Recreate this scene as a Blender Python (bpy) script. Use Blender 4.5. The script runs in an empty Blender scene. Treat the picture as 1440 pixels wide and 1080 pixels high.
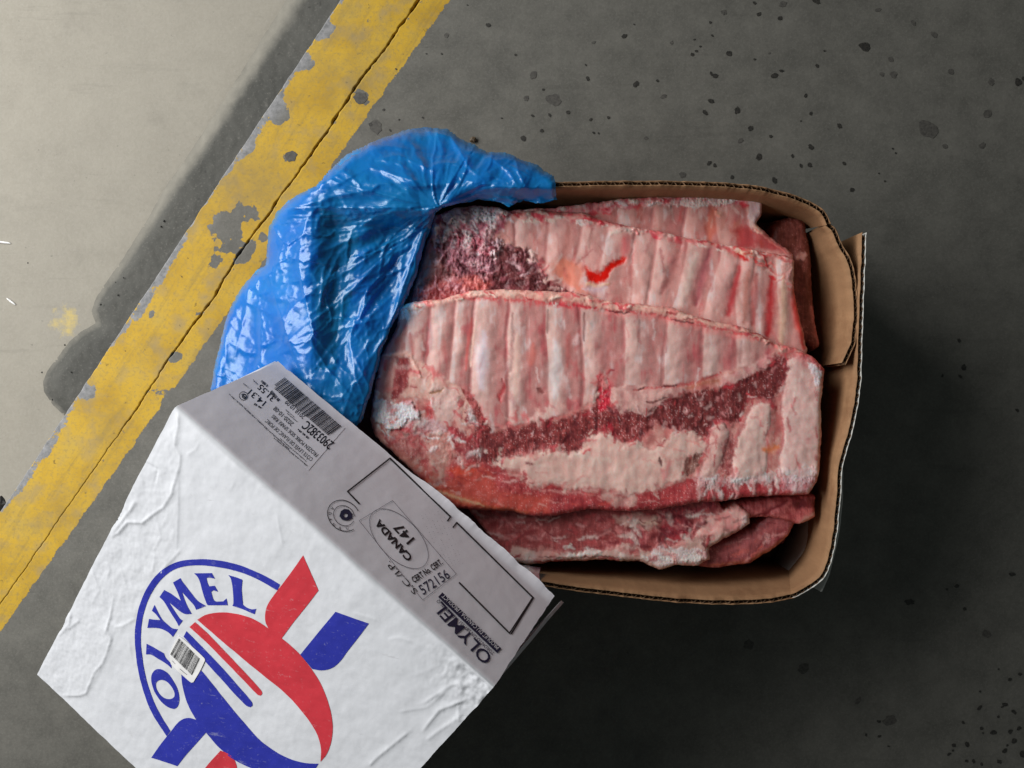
import bpy, math, random
import numpy as np
from mathutils import Vector
from mathutils.geometry import delaunay_2d_cdt

random.seed(7)
SC = bpy.context.scene
COL = SC.collection

# ------------------------------------------------------------------ camera / light
H, F = 1.10, 1270.0                       # camera height above the floor, focal length in photo pixels
cam_d = bpy.data.cameras.new('camera')
cam_d.sensor_width = 36.0
cam_d.lens = 36.0 * F / 1440.0
cam_d.clip_start, cam_d.clip_end = 0.01, 100.0
cam = bpy.data.objects.new('camera', cam_d)
cam.location = (0, 0, H)
COL.objects.link(cam)
SC.camera = cam

wd = bpy.data.worlds.new('World')
SC.world = wd
wd.use_nodes = True
wd.node_tree.nodes['Background'].inputs[0].default_value = (0.88, 1.0, 0.97, 1)
wd.node_tree.nodes['Background'].inputs[1].default_value = 0.066

def area(name, loc, target, sx, sy, power, col):
    d = bpy.data.lights.new(name, 'AREA')
    d.shape = 'RECTANGLE'
    d.size, d.size_y = sx, sy
    d.energy = power
    d.color = col
    o = bpy.data.objects.new(name, d)
    o.location = loc
    v = Vector(target) - Vector(loc)
    o.rotation_euler = v.to_track_quat('-Z', 'Y').to_euler()
    COL.objects.link(o)
    return o
# daylight through the open dock door, up and to the left of the dock edge
area('dock_door_light', (-1.50, 0.55, 1.02), (-0.60, -0.05, 0.0), 1.9, 1.1, 56, (1.0, 0.985, 0.96))

SC.view_settings.view_transform = 'Standard'
SC.view_settings.look = 'None'
SC.view_settings.exposure = 0.0
SC.view_settings.gamma = 1.0

# ------------------------------------------------------------------ helpers
def P(px, py, z):
    d = (H - z) / F
    return np.array([(px - 720.0) * d, -(py - 540.0) * d, z])

def lin(c):
    c = np.asarray(c, float) / 255.0
    return np.where(c <= 0.04045, c / 12.92, ((c + 0.055) / 1.055) ** 2.4)

def lin4(c):
    v = lin(c)
    return (float(v[0]), float(v[1]), float(v[2]), 1.0)

_rng = np.random.RandomState(3)
_perm = np.concatenate([_rng.permutation(256)] * 3)
_ang = _rng.rand(256) * 2 * np.pi
_gx, _gy = np.cos(_ang), np.sin(_ang)
def noise(x, y, s=0):
    x = np.asarray(x, float) + s * 17.31
    y = np.asarray(y, float) - s * 9.77
    xi, yi = np.floor(x).astype(int), np.floor(y).astype(int)
    xf, yf = x - xi, y - yi
    u = xf * xf * xf * (xf * (xf * 6 - 15) + 10)
    v = yf * yf * yf * (yf * (yf * 6 - 15) + 10)
    xi &= 255
    yi &= 255
    def g(ix, iy, dx, dy):
        h = _perm[_perm[ix & 255] + (iy & 255)]
        return _gx[h] * dx + _gy[h] * dy
    a = g(xi, yi, xf, yf) * (1 - u) + g(xi + 1, yi, xf - 1, yf) * u
    b = g(xi, yi + 1, xf, yf - 1) * (1 - u) + g(xi + 1, yi + 1, xf - 1, yf - 1) * u
    return (a * (1 - v) + b * v) * 1.5
def fbm(x, y, s=0, o=4):
    r, a, t = 0, 1.0, 0
    for i in range(o):
        r = r + a * noise(x * 2 ** i, y * 2 ** i, s + i * 3)
        t += a
        a *= 0.55
    return r / t
def sstep(a, b, x):
    t = np.clip((x - a) / (b - a), 0, 1)
    return t * t * (3 - 2 * t)

def sdpoly(px, py, poly):
    """signed distance, positive inside"""
    poly = np.asarray(poly, float)
    d2 = np.full(px.shape, 1e18)
    ins = np.zeros(px.shape, bool)
    n = len(poly)
    for i in range(n):
        x0, y0 = poly[i]
        x1, y1 = poly[(i + 1) % n]
        ex, ey = x1 - x0, y1 - y0
        wx, wy = px - x0, py - y0
        t = np.clip((wx * ex + wy * ey) / (ex * ex + ey * ey + 1e-12), 0, 1)
        d2 = np.minimum(d2, (wx - ex * t) ** 2 + (wy - ey * t) ** 2)
        if y0 != y1:
            c = ((y0 <= py) & (y1 > py)) | ((y1 <= py) & (y0 > py))
            xc = x0 + (py - y0) / (y1 - y0) * ex
            ins ^= c & (px < xc)
    return np.where(ins, 1, -1) * np.sqrt(d2)
def dline(px, py, pts):
    """distance to an open polyline, signed side, arc parameter 0..1"""
    best = np.full(px.shape, 1e18)
    side = np.zeros(px.shape)
    par = np.zeros(px.shape)
    n = len(pts) - 1
    for i in range(n):
        x0, y0 = pts[i]
        x1, y1 = pts[i + 1]
        ex, ey = x1 - x0, y1 - y0
        wx, wy = px - x0, py - y0
        t = np.clip((wx * ex + wy * ey) / (ex * ex + ey * ey + 1e-12), 0, 1)
        d = (wx - ex * t) ** 2 + (wy - ey * t) ** 2
        b = d < best
        best = np.where(b, d, best)
        side = np.where(b, np.sign(ex * wy - ey * wx), side)
        par = np.where(b, (i + t) / n, par)
    return np.sqrt(best), side, par

def mesh_np(name, V, Fc, smooth=True):
    """V (n,3), Fc (m,k) int array of one face size"""
    me = bpy.data.meshes.new(name)
    V = np.asarray(V, np.float32)
    Fc = np.asarray(Fc, np.int32)
    m, k = Fc.shape
    me.vertices.add(len(V))
    me.vertices.foreach_set('co', V.ravel())
    me.loops.add(m * k)
    me.loops.foreach_set('vertex_index', Fc.ravel())
    me.polygons.add(m)
    me.polygons.foreach_set('loop_start', np.arange(0, m * k, k, dtype=np.int32))
    if smooth:
        me.polygons.foreach_set('use_smooth', np.ones(m, bool))
    me.update(calc_edges=True)
    return me
def attr(me, name, vals, color=False):
    if color:
        a = me.color_attributes.new(name, 'FLOAT_COLOR', 'POINT')
        c = np.ones((len(vals), 4), np.float32)
        c[:, :3] = vals
        a.data.foreach_set('color', c.ravel())
    else:
        a = me.attributes.new(name, 'FLOAT', 'POINT')
        a.data.foreach_set('value', np.asarray(vals, np.float32))
def link(name, me, mat=None, parent=None):
    o = bpy.data.objects.new(name, me)
    COL.objects.link(o)
    if mat is not None:
        me.materials.append(mat)
    if parent is not None:
        o.parent = parent
        o.matrix_parent_inverse = parent.matrix_world.inverted()
    return o
def thing(name, label, cat, loc=(0, 0, 0), group=None):
    o = bpy.data.objects.new(name, None)
    o.location = loc
    o.empty_display_size = 0.03
    COL.objects.link(o)
    bpy.context.view_layer.update()
    o['label'], o['category'] = label, cat
    if group:
        o['group'] = group
    return o
def tag(o, label, cat, group=None):
    o['label'], o['category'] = label, cat
    if group:
        o['group'] = group
    return o
def vnormals(V, Fc):
    a, b, c, d = (V[Fc[:, i]] for i in range(4))
    n = np.cross(c - a, d - b)
    N = np.zeros_like(V)
    for i in range(4):
        np.add.at(N, Fc[:, i], n)
    return N / (np.linalg.norm(N, axis=1)[:, None] + 1e-12)

# ------------------------------------------------------------------ materials
def new_mat(name):
    m = bpy.data.materials.new(name)
    m.use_nodes = True
    nt = m.node_tree
    b = nt.nodes['Principled BSDF']
    return m, nt, b
def nd(nt, typ, **kw):
    n = nt.nodes.new(typ)
    for k, v in kw.items():
        setattr(n, k, v)
    return n
def noise_node(nt, scale, detail=4, rough=0.55, vec=None):
    n = nd(nt, 'ShaderNodeTexNoise')
    n.inputs['Scale'].default_value = scale
    n.inputs['Detail'].default_value = detail
    n.inputs['Roughness'].default_value = rough
    if vec is not None:
        nt.links.new(vec, n.inputs['Vector'])
    return n.outputs['Fac']
def ramp(nt, fac, stops):
    r = nd(nt, 'ShaderNodeValToRGB')
    e = r.color_ramp.elements
    while len(e) < len(stops):
        e.new(0.5)
    for i, (p, c) in enumerate(stops):
        e[i].position = p
        e[i].color = c if len(c) == 4 else (*c, 1)
    nt.links.new(fac, r.inputs['Fac'])
    return r.outputs['Color']
def mixc(nt, fac, a, b, mode='MIX'):
    m = nd(nt, 'ShaderNodeMix', data_type='RGBA', blend_type=mode)
    for sock, v in ((m.inputs[0], fac), (m.inputs[6], a), (m.inputs[7], b)):
        if isinstance(v, (int, float)):
            sock.default_value = v
        elif isinstance(v, tuple):
            sock.default_value = v
        else:
            nt.links.new(v, sock)
    return m.outputs[2]
def math_n(nt, op, a, b=None, c=None, clamp=False):
    m = nd(nt, 'ShaderNodeMath', operation=op)
    m.use_clamp = clamp
    for i, v in enumerate((a, b, c)):
        if v is None:
            continue
        if isinstance(v, (int, float)):
            m.inputs[i].default_value = v
        else:
            nt.links.new(v, m.inputs[i])
    return m.outputs[0]
def bump(nt, height, strength, dist, b):
    n = nd(nt, 'ShaderNodeBump')
    n.inputs['Strength'].default_value = strength
    n.inputs['Distance'].default_value = dist
    nt.links.new(height, n.inputs['Height'])
    nt.links.new(n.outputs['Normal'], b.inputs['Normal'])
def objvec(nt):
    return nd(nt, 'ShaderNodeTexCoord').outputs['Object']
def attr_node(nt, name, out='Fac'):
    a = nd(nt, 'ShaderNodeAttribute')
    a.attribute_name = name
    return a.outputs[out]

def g(v):
    return (v, v, v, 1)

def concrete_color(nt, v, dark, light, tint, mott=0.70):
    n1 = noise_node(nt, 3.0, 5, 0.6, v)
    n2 = noise_node(nt, 22, 5, 0.65, v)
    n3 = noise_node(nt, 420, 3, 0.7, v)
    c = ramp(nt, n1, [(0.3, dark), (0.7, light)])
    c = mixc(nt, 0.6, c, ramp(nt, n2, [(0.34, tuple(x * mott for x in dark[:3])), (0.72, light)]))
    c = mixc(nt, ramp(nt, n3, [(0.52, g(0)), (0.75, g(0.5))]), c, tint)
    mp = nd(nt, 'ShaderNodeMapping')
    mp.inputs['Scale'].default_value = (3.0, 30.0, 1)
    mp.inputs['Rotation'].default_value = (0, 0, 0.35)
    nt.links.new(v, mp.inputs['Vector'])
    c = mixc(nt, ramp(nt, noise_node(nt, 1.5, 7, 0.72, mp.outputs[0]), [(0.58, g(0)), (0.75, g(0.45))]), c, tuple(x * 0.55 for x in dark[:3]) + (1,))
    c = mixc(nt, ramp(nt, noise_node(nt, 9, 7, 0.7, v), [(0.55, g(0)), (0.72, g(0.4))]), c, tuple(x * 0.6 for x in dark[:3]) + (1,))
    vo = nd(nt, 'ShaderNodeTexVoronoi')
    vo.inputs['Scale'].default_value = 330
    nt.links.new(v, vo.inputs['Vector'])
    c = mixc(nt, 0.10, c, ramp(nt, vo.outputs['Color'], [(0.2, tuple(x * 0.6 for x in dark[:3]) + (1,)), (0.8, tint)]))
    pits = noise_node(nt, 160, 2, 0.5, v)
    c = mixc(nt, ramp(nt, pits, [(0.20, g(0.4)), (0.28, g(0))]), c, (0.03, 0.03, 0.028, 1))
    return c, n2, n3

# floor concrete with worn yellow paint driven by the Paint attribute
M_FLOOR, nt, b = new_mat('dock_concrete')
v = objvec(nt)
base, n2, n3 = concrete_color(nt, v, (0.108, 0.106, 0.095, 1), (0.162, 0.157, 0.140, 1), (0.21, 0.205, 0.185, 1))
pa = attr_node(nt, 'Paint')
pn = noise_node(nt, 55, 6, 0.68, v)
pn2 = noise_node(nt, 300, 5, 0.75, v)
edge = math_n(nt, 'ADD', pa, math_n(nt, 'MULTIPLY', math_n(nt, 'SUBTRACT', pn, 0.5), 1.35))
edge = math_n(nt, 'ADD', edge, math_n(nt, 'MULTIPLY', math_n(nt, 'SUBTRACT', pn2, 0.5), 0.75))
pm = ramp(nt, edge, [(0.47, g(0)), (0.53, g(1))])
yl = ramp(nt, noise_node(nt, 16, 5, 0.6, v), [(0.3, (0.40, 0.24, 0.017, 1)), (0.55, (0.52, 0.325, 0.024, 1)), (0.75, (0.47, 0.325, 0.06, 1))])
yl = mixc(nt, ramp(nt, noise_node(nt, 240, 4, 0.7, v), [(0.50, g(0)), (0.70, g(0.6))]), yl, (0.25, 0.19, 0.075, 1))
yl = mixc(nt, ramp(nt, noise_node(nt, 34, 3, 0.5, v), [(0.52, g(0)), (0.72, g(0.65))]), yl, (0.30, 0.23, 0.12, 1))
mpy = nd(nt, 'ShaderNodeMapping')
mpy.vector_type = 'TEXTURE'
mpy.inputs['Rotation'].default_value = (0, 0, 0.985)
mpy.inputs['Scale'].default_value = (0.22, 0.02, 1)
nt.links.new(v, mpy.inputs['Vector'])
yl = mixc(nt, ramp(nt, noise_node(nt, 1.6, 6, 0.72, mpy.outputs[0]), [(0.52, g(0)), (0.72, g(0.45))]), yl, (0.20, 0.145, 0.05, 1))
yl = mixc(nt, ramp(nt, noise_node(nt, 110, 4, 0.7, v), [(0.27, g(0.9)), (0.36, g(0))]), yl, (0.06, 0.045, 0.02, 1))
yl = mixc(nt, ramp(nt, noise_node(nt, 7, 7, 0.7, v), [(0.5, g(0)), (0.66, g(0.5))]), yl, (0.22, 0.165, 0.07, 1))
bare = attr_node(nt, 'Bare')
base = mixc(nt, math_n(nt, 'MULTIPLY', bare, 0.75), base, ramp(nt, noise_node(nt, 120, 5, 0.7, v), [(0.3, (0.12, 0.13, 0.14, 1)), (0.7, (0.38, 0.38, 0.40, 1))]))
nt.links.new(mixc(nt, pm, base, yl), b.inputs['Base Color'])
b.inputs['Roughness'].default_value = 0.62
b.inputs['Specular IOR Level'].default_value = 0.3
hh = math_n(nt, 'ADD', math_n(nt, 'MULTIPLY', pm, 0.35), math_n(nt, 'MULTIPLY', n3, 0.25))
hh = math_n(nt, 'ADD', hh, math_n(nt, 'MULTIPLY', n2, 0.4))
bump(nt, hh, 0.2, 0.002, b)

M_YARD, nt, b = new_mat('yard_concrete')
v = objvec(nt)
base, n2, n3 = concrete_color(nt, v, (0.275, 0.256, 0.214, 1), (0.305, 0.285, 0.240, 1), (0.325, 0.308, 0.272, 1), 0.92)
pa = attr_node(nt, 'Paint')
edge = math_n(nt, 'ADD', pa, math_n(nt, 'MULTIPLY', math_n(nt, 'SUBTRACT', noise_node(nt, 90, 6, 0.7, v), 0.5), 1.3))
pm = ramp(nt, edge, [(0.42, g(0)), (0.75, g(0.75))])
nt.links.new(mixc(nt, pm, base, (0.52, 0.40, 0.12, 1)), b.inputs['Base Color'])
b.inputs['Roughness'].default_value = 0.8
bump(nt, n3, 0.12, 0.002, b)

M_DARK_STRIP, nt, b = new_mat('worn_rubber')
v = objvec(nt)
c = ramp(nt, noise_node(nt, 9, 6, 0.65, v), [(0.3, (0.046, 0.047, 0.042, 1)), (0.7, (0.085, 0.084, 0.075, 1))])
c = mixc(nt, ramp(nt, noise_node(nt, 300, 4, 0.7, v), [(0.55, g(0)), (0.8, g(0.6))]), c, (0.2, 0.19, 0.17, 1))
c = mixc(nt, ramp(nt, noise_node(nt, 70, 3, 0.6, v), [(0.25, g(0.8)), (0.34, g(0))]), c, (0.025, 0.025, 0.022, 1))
edge_fade = attr_node(nt, 'Dust')
e = math_n(nt, 'ADD', edge_fade, math_n(nt, 'MULTIPLY', math_n(nt, 'SUBTRACT', noise_node(nt, 45, 5, 0.65, v), 0.5), 0.6))
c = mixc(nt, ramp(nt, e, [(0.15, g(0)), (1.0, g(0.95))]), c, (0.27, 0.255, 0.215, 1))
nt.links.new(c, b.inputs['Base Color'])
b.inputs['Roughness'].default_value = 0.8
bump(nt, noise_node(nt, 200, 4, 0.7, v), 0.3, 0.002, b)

M_SPOT, nt, b = new_mat('oil_stain')
v = objvec(nt)
nt.links.new(ramp(nt, noise_node(nt, 500, 3, 0.6, v), [(0.3, (0.012, 0.012, 0.011, 1)), (0.75, (0.05, 0.046, 0.04, 1))]), b.inputs['Base Color'])
b.inputs['Roughness'].default_value = 0.5
M_SPOT2, nt, b = new_mat('faint_stain')
v = objvec(nt)
nt.links.new(ramp(nt, noise_node(nt, 300, 4, 0.7, v), [(0.3, (0.04, 0.038, 0.035, 1)), (0.7, (0.095, 0.09, 0.08, 1))]), b.inputs['Base Color'])
b.inputs['Roughness'].default_value = 0.7

# meat: painted by region in the Col attribute, finished with fine grain, frost and wet gloss
M_MEAT, nt, b = new_mat('frozen_meat')
v = objvec(nt)
c = attr_node(nt, 'Col', 'Color')
c = mixc(nt, 0.5, c, ramp(nt, noise_node(nt, 700, 3, 0.7, v), [(0.3, g(0.40)), (0.7, g(0.60))]), 'OVERLAY')
nt.links.new(c, b.inputs['Base Color'])
ro = attr_node(nt, 'Rough')
nt.links.new(math_n(nt, 'ADD', ro, math_n(nt, 'MULTIPLY', math_n(nt, 'SUBTRACT', noise_node(nt, 120, 4, 0.6, v), 0.5), 0.35), clamp=True), b.inputs['Roughness'])
b.inputs['Specular IOR Level'].default_value = 0.55
b.inputs['Subsurface Weight'].default_value = 0.35
b.inputs['Subsurface Radius'].default_value = (1.0, 0.35, 0.25)
b.inputs['Subsurface Scale'].default_value = 0.004
bump(nt, math_n(nt, 'ADD', math_n(nt, 'MULTIPLY', noise_node(nt, 90, 5, 0.6, v), 1.0), math_n(nt, 'MULTIPLY', noise_node(nt, 600, 3, 0.6, v), 0.35)), 0.03, 0.003, b)

def kraft(name, d, l, rough=0.75):
    m, nt, b = new_mat(name)
    v = objvec(nt)
    mp = nd(nt, 'ShaderNodeMapping')
    mp.inputs['Scale'].default_value = (1, 1, 0.15)
    nt.links.new(v, mp.inputs['Vector'])
    c = ramp(nt, noise_node(nt, 60, 6, 0.7, mp.outputs[0]), [(0.3, d), (0.7, l)])
    c = mixc(nt, ramp(nt, noise_node(nt, 900, 2, 0.6, v), [(0.5, g(0)), (0.8, g(0.4))]), c, tuple(x * 0.7 for x in d[:3]) + (1,))
    c = mixc(nt, ramp(nt, noise_node(nt, 13, 6, 0.7, v), [(0.54, g(0)), (0.68, g(0.5))]), c, (d[0] * 0.62, d[1] * 0.5, d[2] * 0.45, 1))
    nt.links.new(c, b.inputs['Base Color'])
    b.inputs['Roughness'].default_value = rough
    b.inputs['Specular IOR Level'].default_value = 0.2
    bump(nt, noise_node(nt, 24, 6, 0.62, v), 0.4, 0.004, b)
    return m
M_KRAFT = kraft('brown_board', (0.27, 0.150, 0.078, 1), (0.36, 0.205, 0.108, 1))
M_FLUTE = kraft('fluting_paper', (0.13, 0.075, 0.04, 1), (0.20, 0.125, 0.075, 1))
M_WHITEOUT = kraft('white_board', (0.62, 0.61, 0.57, 1), (0.72, 0.71, 0.68, 1))

def paper(name, colr, scuff):
    m, nt, b = new_mat(name)
    v = objvec(nt)
    c = ramp(nt, noise_node(nt, 6, 5, 0.6, v), [(0.3, tuple(x * 0.95 for x in colr) + (1,)), (0.7, tuple(colr) + (1,))])
    c = mixc(nt, ramp(nt, noise_node(nt, 75, 6, 0.75, v), [(0.60, g(0)), (0.85, g(scuff))]), c, (0.42, 0.42, 0.43, 1))
    mp = nd(nt, 'ShaderNodeMapping')
    mp.inputs['Scale'].default_value = (18, 180, 60)
    mp.inputs['Rotation'].default_value = (0, 0, 0.5)
    nt.links.new(v, mp.inputs['Vector'])
    c = mixc(nt, ramp(nt, noise_node(nt, 1.0, 4, 0.6, mp.outputs[0]), [(0.70, g(0)), (0.76, g(scuff))]), c, (0.40, 0.40, 0.42, 1))
    nt.links.new(c, b.inputs['Base Color'])
    b.inputs['Roughness'].default_value = 0.6
    b.inputs['Specular IOR Level'].default_value = 0.3
    h = math_n(nt, 'ADD', noise_node(nt, 30, 5, 0.55, v), math_n(nt, 'MULTIPLY', noise_node(nt, 140, 3, 0.6, v), 0.3))
    bump(nt, h, 0.09, 0.004, b)
    return m
M_PAPER = paper('white_coated_paper', (0.71, 0.73, 0.78), 0.4)
M_PAPER_SIDE = paper('white_side_paper', (0.80, 0.775, 0.84), 0.3)  # same paper, ambient tint of the side put into its colour
M_STICK = paper('sticker_paper', (0.84, 0.84, 0.85), 0.1)
M_LABEL = paper('label_paper', (0.83, 0.81, 0.88), 0.1)
def ink(name, colr, wear=0.5):
    m, nt, b = new_mat(name)
    v = objvec(nt)
    c = ramp(nt, noise_node(nt, 25, 5, 0.6, v), [(0.3, tuple(x * 0.88 for x in colr) + (1,)), (0.7, tuple(colr) + (1,))])
    c = mixc(nt, ramp(nt, noise_node(nt, 260, 5, 0.75, v), [(0.60, g(0)), (0.80, g(wear))]), c, (0.6, 0.6, 0.63, 1))
    mp = nd(nt, 'ShaderNodeMapping')
    mp.inputs['Scale'].default_value = (14, 120, 60)
    mp.inputs['Rotation'].default_value = (0, 0, 0.9)
    nt.links.new(v, mp.inputs['Vector'])
    c = mixc(nt, ramp(nt, noise_node(nt, 1.3, 6, 0.75, mp.outputs[0]), [(0.62, g(0)), (0.74, g(wear * 0.9))]), c, (0.55, 0.56, 0.6, 1))
    nt.links.new(c, b.inputs['Base Color'])
    b.inputs['Roughness'].default_value = 0.5
    b.inputs['Specular IOR Level'].default_value = 0.3
    bump(nt, noise_node(nt, 30, 5, 0.55, v), 0.16, 0.004, b)
    return m
M_BLUE = ink('blue_ink', (0.030, 0.040, 0.40))
M_RED = ink('red_ink', (0.66, 0.045, 0.065))
M_BLACK = ink('black_ink', (0.012, 0.012, 0.016), 0.15)
M_NAVY = ink('navy_ink', (0.016, 0.02, 0.06), 0.15)
M_FAINT = ink('faint_ink', (0.16, 0.16, 0.19), 0.5)

# thin blue polythene
def film(name, clear, veil):
    m, nt, b = new_mat(name)
    v = objvec(nt)
    nt.links.new(ramp(nt, noise_node(nt, 12, 4, 0.6, v), [(0.3, (0.003, 0.24, 0.76, 1)), (0.7, (0.010, 0.40, 0.90, 1))]), b.inputs['Base Color'])
    b.inputs['Roughness'].default_value = 0.3
    b.inputs['Specular IOR Level'].default_value = 0.45
    bump(nt, math_n(nt, 'ADD', noise_node(nt, 45, 4, 0.6, v), math_n(nt, 'MULTIPLY', noise_node(nt, 160, 3, 0.6, v), 0.25)), 0.12, 0.004, b)
    tr = nd(nt, 'ShaderNodeBsdfTransparent')
    tr.inputs[0].default_value = (0.05, 0.46, 0.97, 1)
    tl = nd(nt, 'ShaderNodeBsdfTranslucent')
    tl.inputs[0].default_value = (0.008, 0.40, 0.92, 1)
    gl = nd(nt, 'ShaderNodeBsdfGlossy')
    gl.inputs['Roughness'].default_value = 0.25
    gl.inputs['Color'].default_value = (0.85, 0.95, 1.0, 1)
    fr = nd(nt, 'ShaderNodeFresnel')
    fr.inputs[0].default_value = 1.5
    m1 = nd(nt, 'ShaderNodeMixShader')
    m1.inputs[0].default_value = 0.3
    nt.links.new(b.outputs[0], m1.inputs[1])
    nt.links.new(tl.outputs[0], m1.inputs[2])
    m2 = nd(nt, 'ShaderNodeMixShader')
    m2.inputs[0].default_value = clear
    nt.links.new(m1.outputs[0], m2.inputs[1])
    nt.links.new(tr.outputs[0], m2.inputs[2])
    m3 = nd(nt, 'ShaderNodeMixShader')
    nt.links.new(math_n(nt, 'MULTIPLY', fr.outputs[0], veil), m3.inputs[0])
    nt.links.new(m2.outputs[0], m3.inputs[1])
    nt.links.new(gl.outputs[0], m3.inputs[2])
    nt.links.new(m3.outputs[0], nt.nodes['Material Output'].inputs['Surface'])
    return m
M_BAG = film('blue_polythene', 0.42, 0.9)
M_BAG2 = film('blue_polythene_inner', 0.12, 0.5)

M_PEB, nt, b = new_mat('brown_stone')
v = objvec(nt)
nt.links.new(ramp(nt, noise_node(nt, 200, 4, 0.6, v), [(0.3, (0.05, 0.035, 0.02, 1)), (0.7, (0.12, 0.085, 0.05, 1))]), b.inputs['Base Color'])
M_STRAW, nt, b = new_mat('white_plastic_strip')
v = objvec(nt)
nt.links.new(ramp(nt, noise_node(nt, 300, 2, 0.6, v), [(0.3, g(0.72)), (0.7, g(0.85))]), b.inputs['Base Color'])
M_BLACK_BITS, nt, b = new_mat('black_rubber')
v = objvec(nt)
nt.links.new(ramp(nt, noise_node(nt, 200, 3, 0.6, v), [(0.3, g(0.008)), (0.7, g(0.02))]), b.inputs['Base Color'])

# ------------------------------------------------------------------ floor, dock edge, yard
YARD_Z = -0.12
CRACK = [(1641, -1500), (766, -250), (640, -70), (589, 0), (544, 64), (500, 122), (450, 200), (392, 280), (380, 298), (339, 353),
         (300, 419), (242, 497), (186, 583), (96, 712), (0, 850), (-350, 1352), (-1232, 2600)]
BARE_PATCH = [(455, 40, 16), (430, 85, 15), (393, 160, 17), (352, 205, 9), (318, 315, 24), (322, 345, 22), (302, 372, 10), (338, 300, 14),
              (125, 546, 13), (215, 440, 6), (280, 440, 7), (510, 135, 9), (505, 128, 9), (352, 350, 13), (340, 362, 10), (368, 335, 8),
              (248, 505, 7), (355, 300, 12)]
SOFT_PATCH = [(407, 222, 16), (520, 30, 8), (305, 330, 12), (230, 555, 20), (250, 120, 5)]

def paint_values(px, py, right_edge):
    p = np.ones(px.shape)
    left = 478 - 0.664 * py
    right = 632 - 0.711 * py
    wob = fbm(px / 40, py / 40, 5) * 6
    dl = (px - left) * 0.83
    dr = (right - px) * 0.81
    p = p - 0.62 * (1 - sstep(2, 15, dl + wob + 6 * np.sin(py / 37.0)))
    p = np.minimum(p, 0.5 + (dr + wob * 0.25) / 9.0)
    for (x, y, r) in BARE_PATCH:
        d = np.hypot(px - x, py - y)
        p -= 0.95 * (1 - sstep(r * 0.2, r * 1.4, d + fbm(px / 14, py / 14, 8) * r * 0.9 + fbm(px / 40, py / 40, 18) * 10))
    for (x, y, r) in SOFT_PATCH:
        d = np.hypot(px - x, py - y)
        p -= 0.45 * (1 - sstep(r * 0.3, r * 1.1, d))
    # the paint right of the joint is thinner and worn through near the joint
    cx = np.interp(py, [c[1] for c in CRACK], [c[0] for c in CRACK])
    dc = (px - cx) * 0.82
    near = np.where(dc > 0, 1 - sstep(1, 15, dc + wob), 1 - sstep(0, 5, -dc))
    p -= near * np.where(dc > 0, 0.33, 0.18) * (py < 650)
    return np.clip(p, -0.3, 1.05)

rows = np.concatenate([np.arange(-1500, -250, 10.0), np.arange(-250, 1351, 2.0), np.arange(1360, 2600, 10.0)])
cx = np.interp(rows, [c[1] for c in CRACK], [c[0] for c in CRACK])
cx = cx + noise(rows / 23, rows * 0, 2) * 1.5 + noise(rows / 6, rows * 0, 4) * 1.1
gap = np.interp(rows, [-250, 0, 150, 280, 420, 540, 585, 610, 1350], [3.4, 3.4, 3.2, 2.6, 3.0, 1.8, 1.6, 0.25, 0.25])
gap = gap * 1.15 * (0.75 + 0.7 * np.clip(noise(rows / 9, rows * 0 + 5, 6), -0.9, 1)) + 0.1
lx = 478 - 0.664 * rows + noise(rows / 15, rows * 0, 11) * 1.0 + noise(rows / 5, rows * 0, 12) * 0.5
rx = 632 - 0.711 * rows + 34

def strip(x0, x1, n, drop0, drop1, far=None):
    """rows x n sheet from x0 to x1 at z = 0, with lips going down at either side"""
    cols = []
    T = np.linspace(0, 1, n)
    px = x0[:, None] * (1 - T) + x1[:, None] * T
    py = np.repeat(rows[:, None], n, 1)
    z = np.zeros_like(px)
    if drop0:
        px = np.concatenate([px[:, :1] , px[:, :1] - 0.0, px], 1)
        py = np.concatenate([py[:, :2], py], 1)
        z = np.concatenate([np.full((len(rows), 1), -drop0), np.full((len(rows), 1), -0.0012), z], 1)
        px[:, 2] += 0.9
    if drop1:
        px = np.concatenate([px, px[:, -1:], px[:, -1:]], 1)
        py = np.concatenate([py, py[:, -2:]], 1)
        z = np.concatenate([z, np.full((len(rows), 1), -0.0012), np.full((len(rows), 1), -drop1)], 1)
        px[:, -3] -= 0.7
    if far is not None:
        px = np.concatenate([px, np.full((len(rows), 1), far)], 1)
        py = np.concatenate([py, py[:, -1:]], 1)
        z = np.concatenate([z, z[:, -1:] * 0], 1)
    R, C = px.shape
    V = np.stack([(px - 720) * H / F, -(py - 540) * H / F, z], -1).reshape(-1, 3)
    i = np.arange((R - 1) * C).reshape(R - 1, C)[:, :-1].ravel()
    Fc = np.stack([i, i + C, i + C + 1, i + 1], 1)
    return V, Fc, px.ravel(), py.ravel(), z.ravel()

V, Fc, px, py, z = strip(lx, cx - gap * 0.5, 46, -YARD_Z, 0.03)
me = mesh_np('dock_edge', V, Fc, smooth=False)
left = 478 - 0.664 * py
attr(me, 'Paint', np.where(z < -0.002, 0.0, paint_values(px, py, False)))
attr(me, 'Bare', 1 - sstep(3, 34, (px - left) * 0.83))
o = link('dock_edge', me, M_FLOOR)
o['kind'] = 'structure'
V, Fc, px, py, z = strip(cx + gap * 0.5, rx, 34, 0.03, 0, far=2600)
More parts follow.
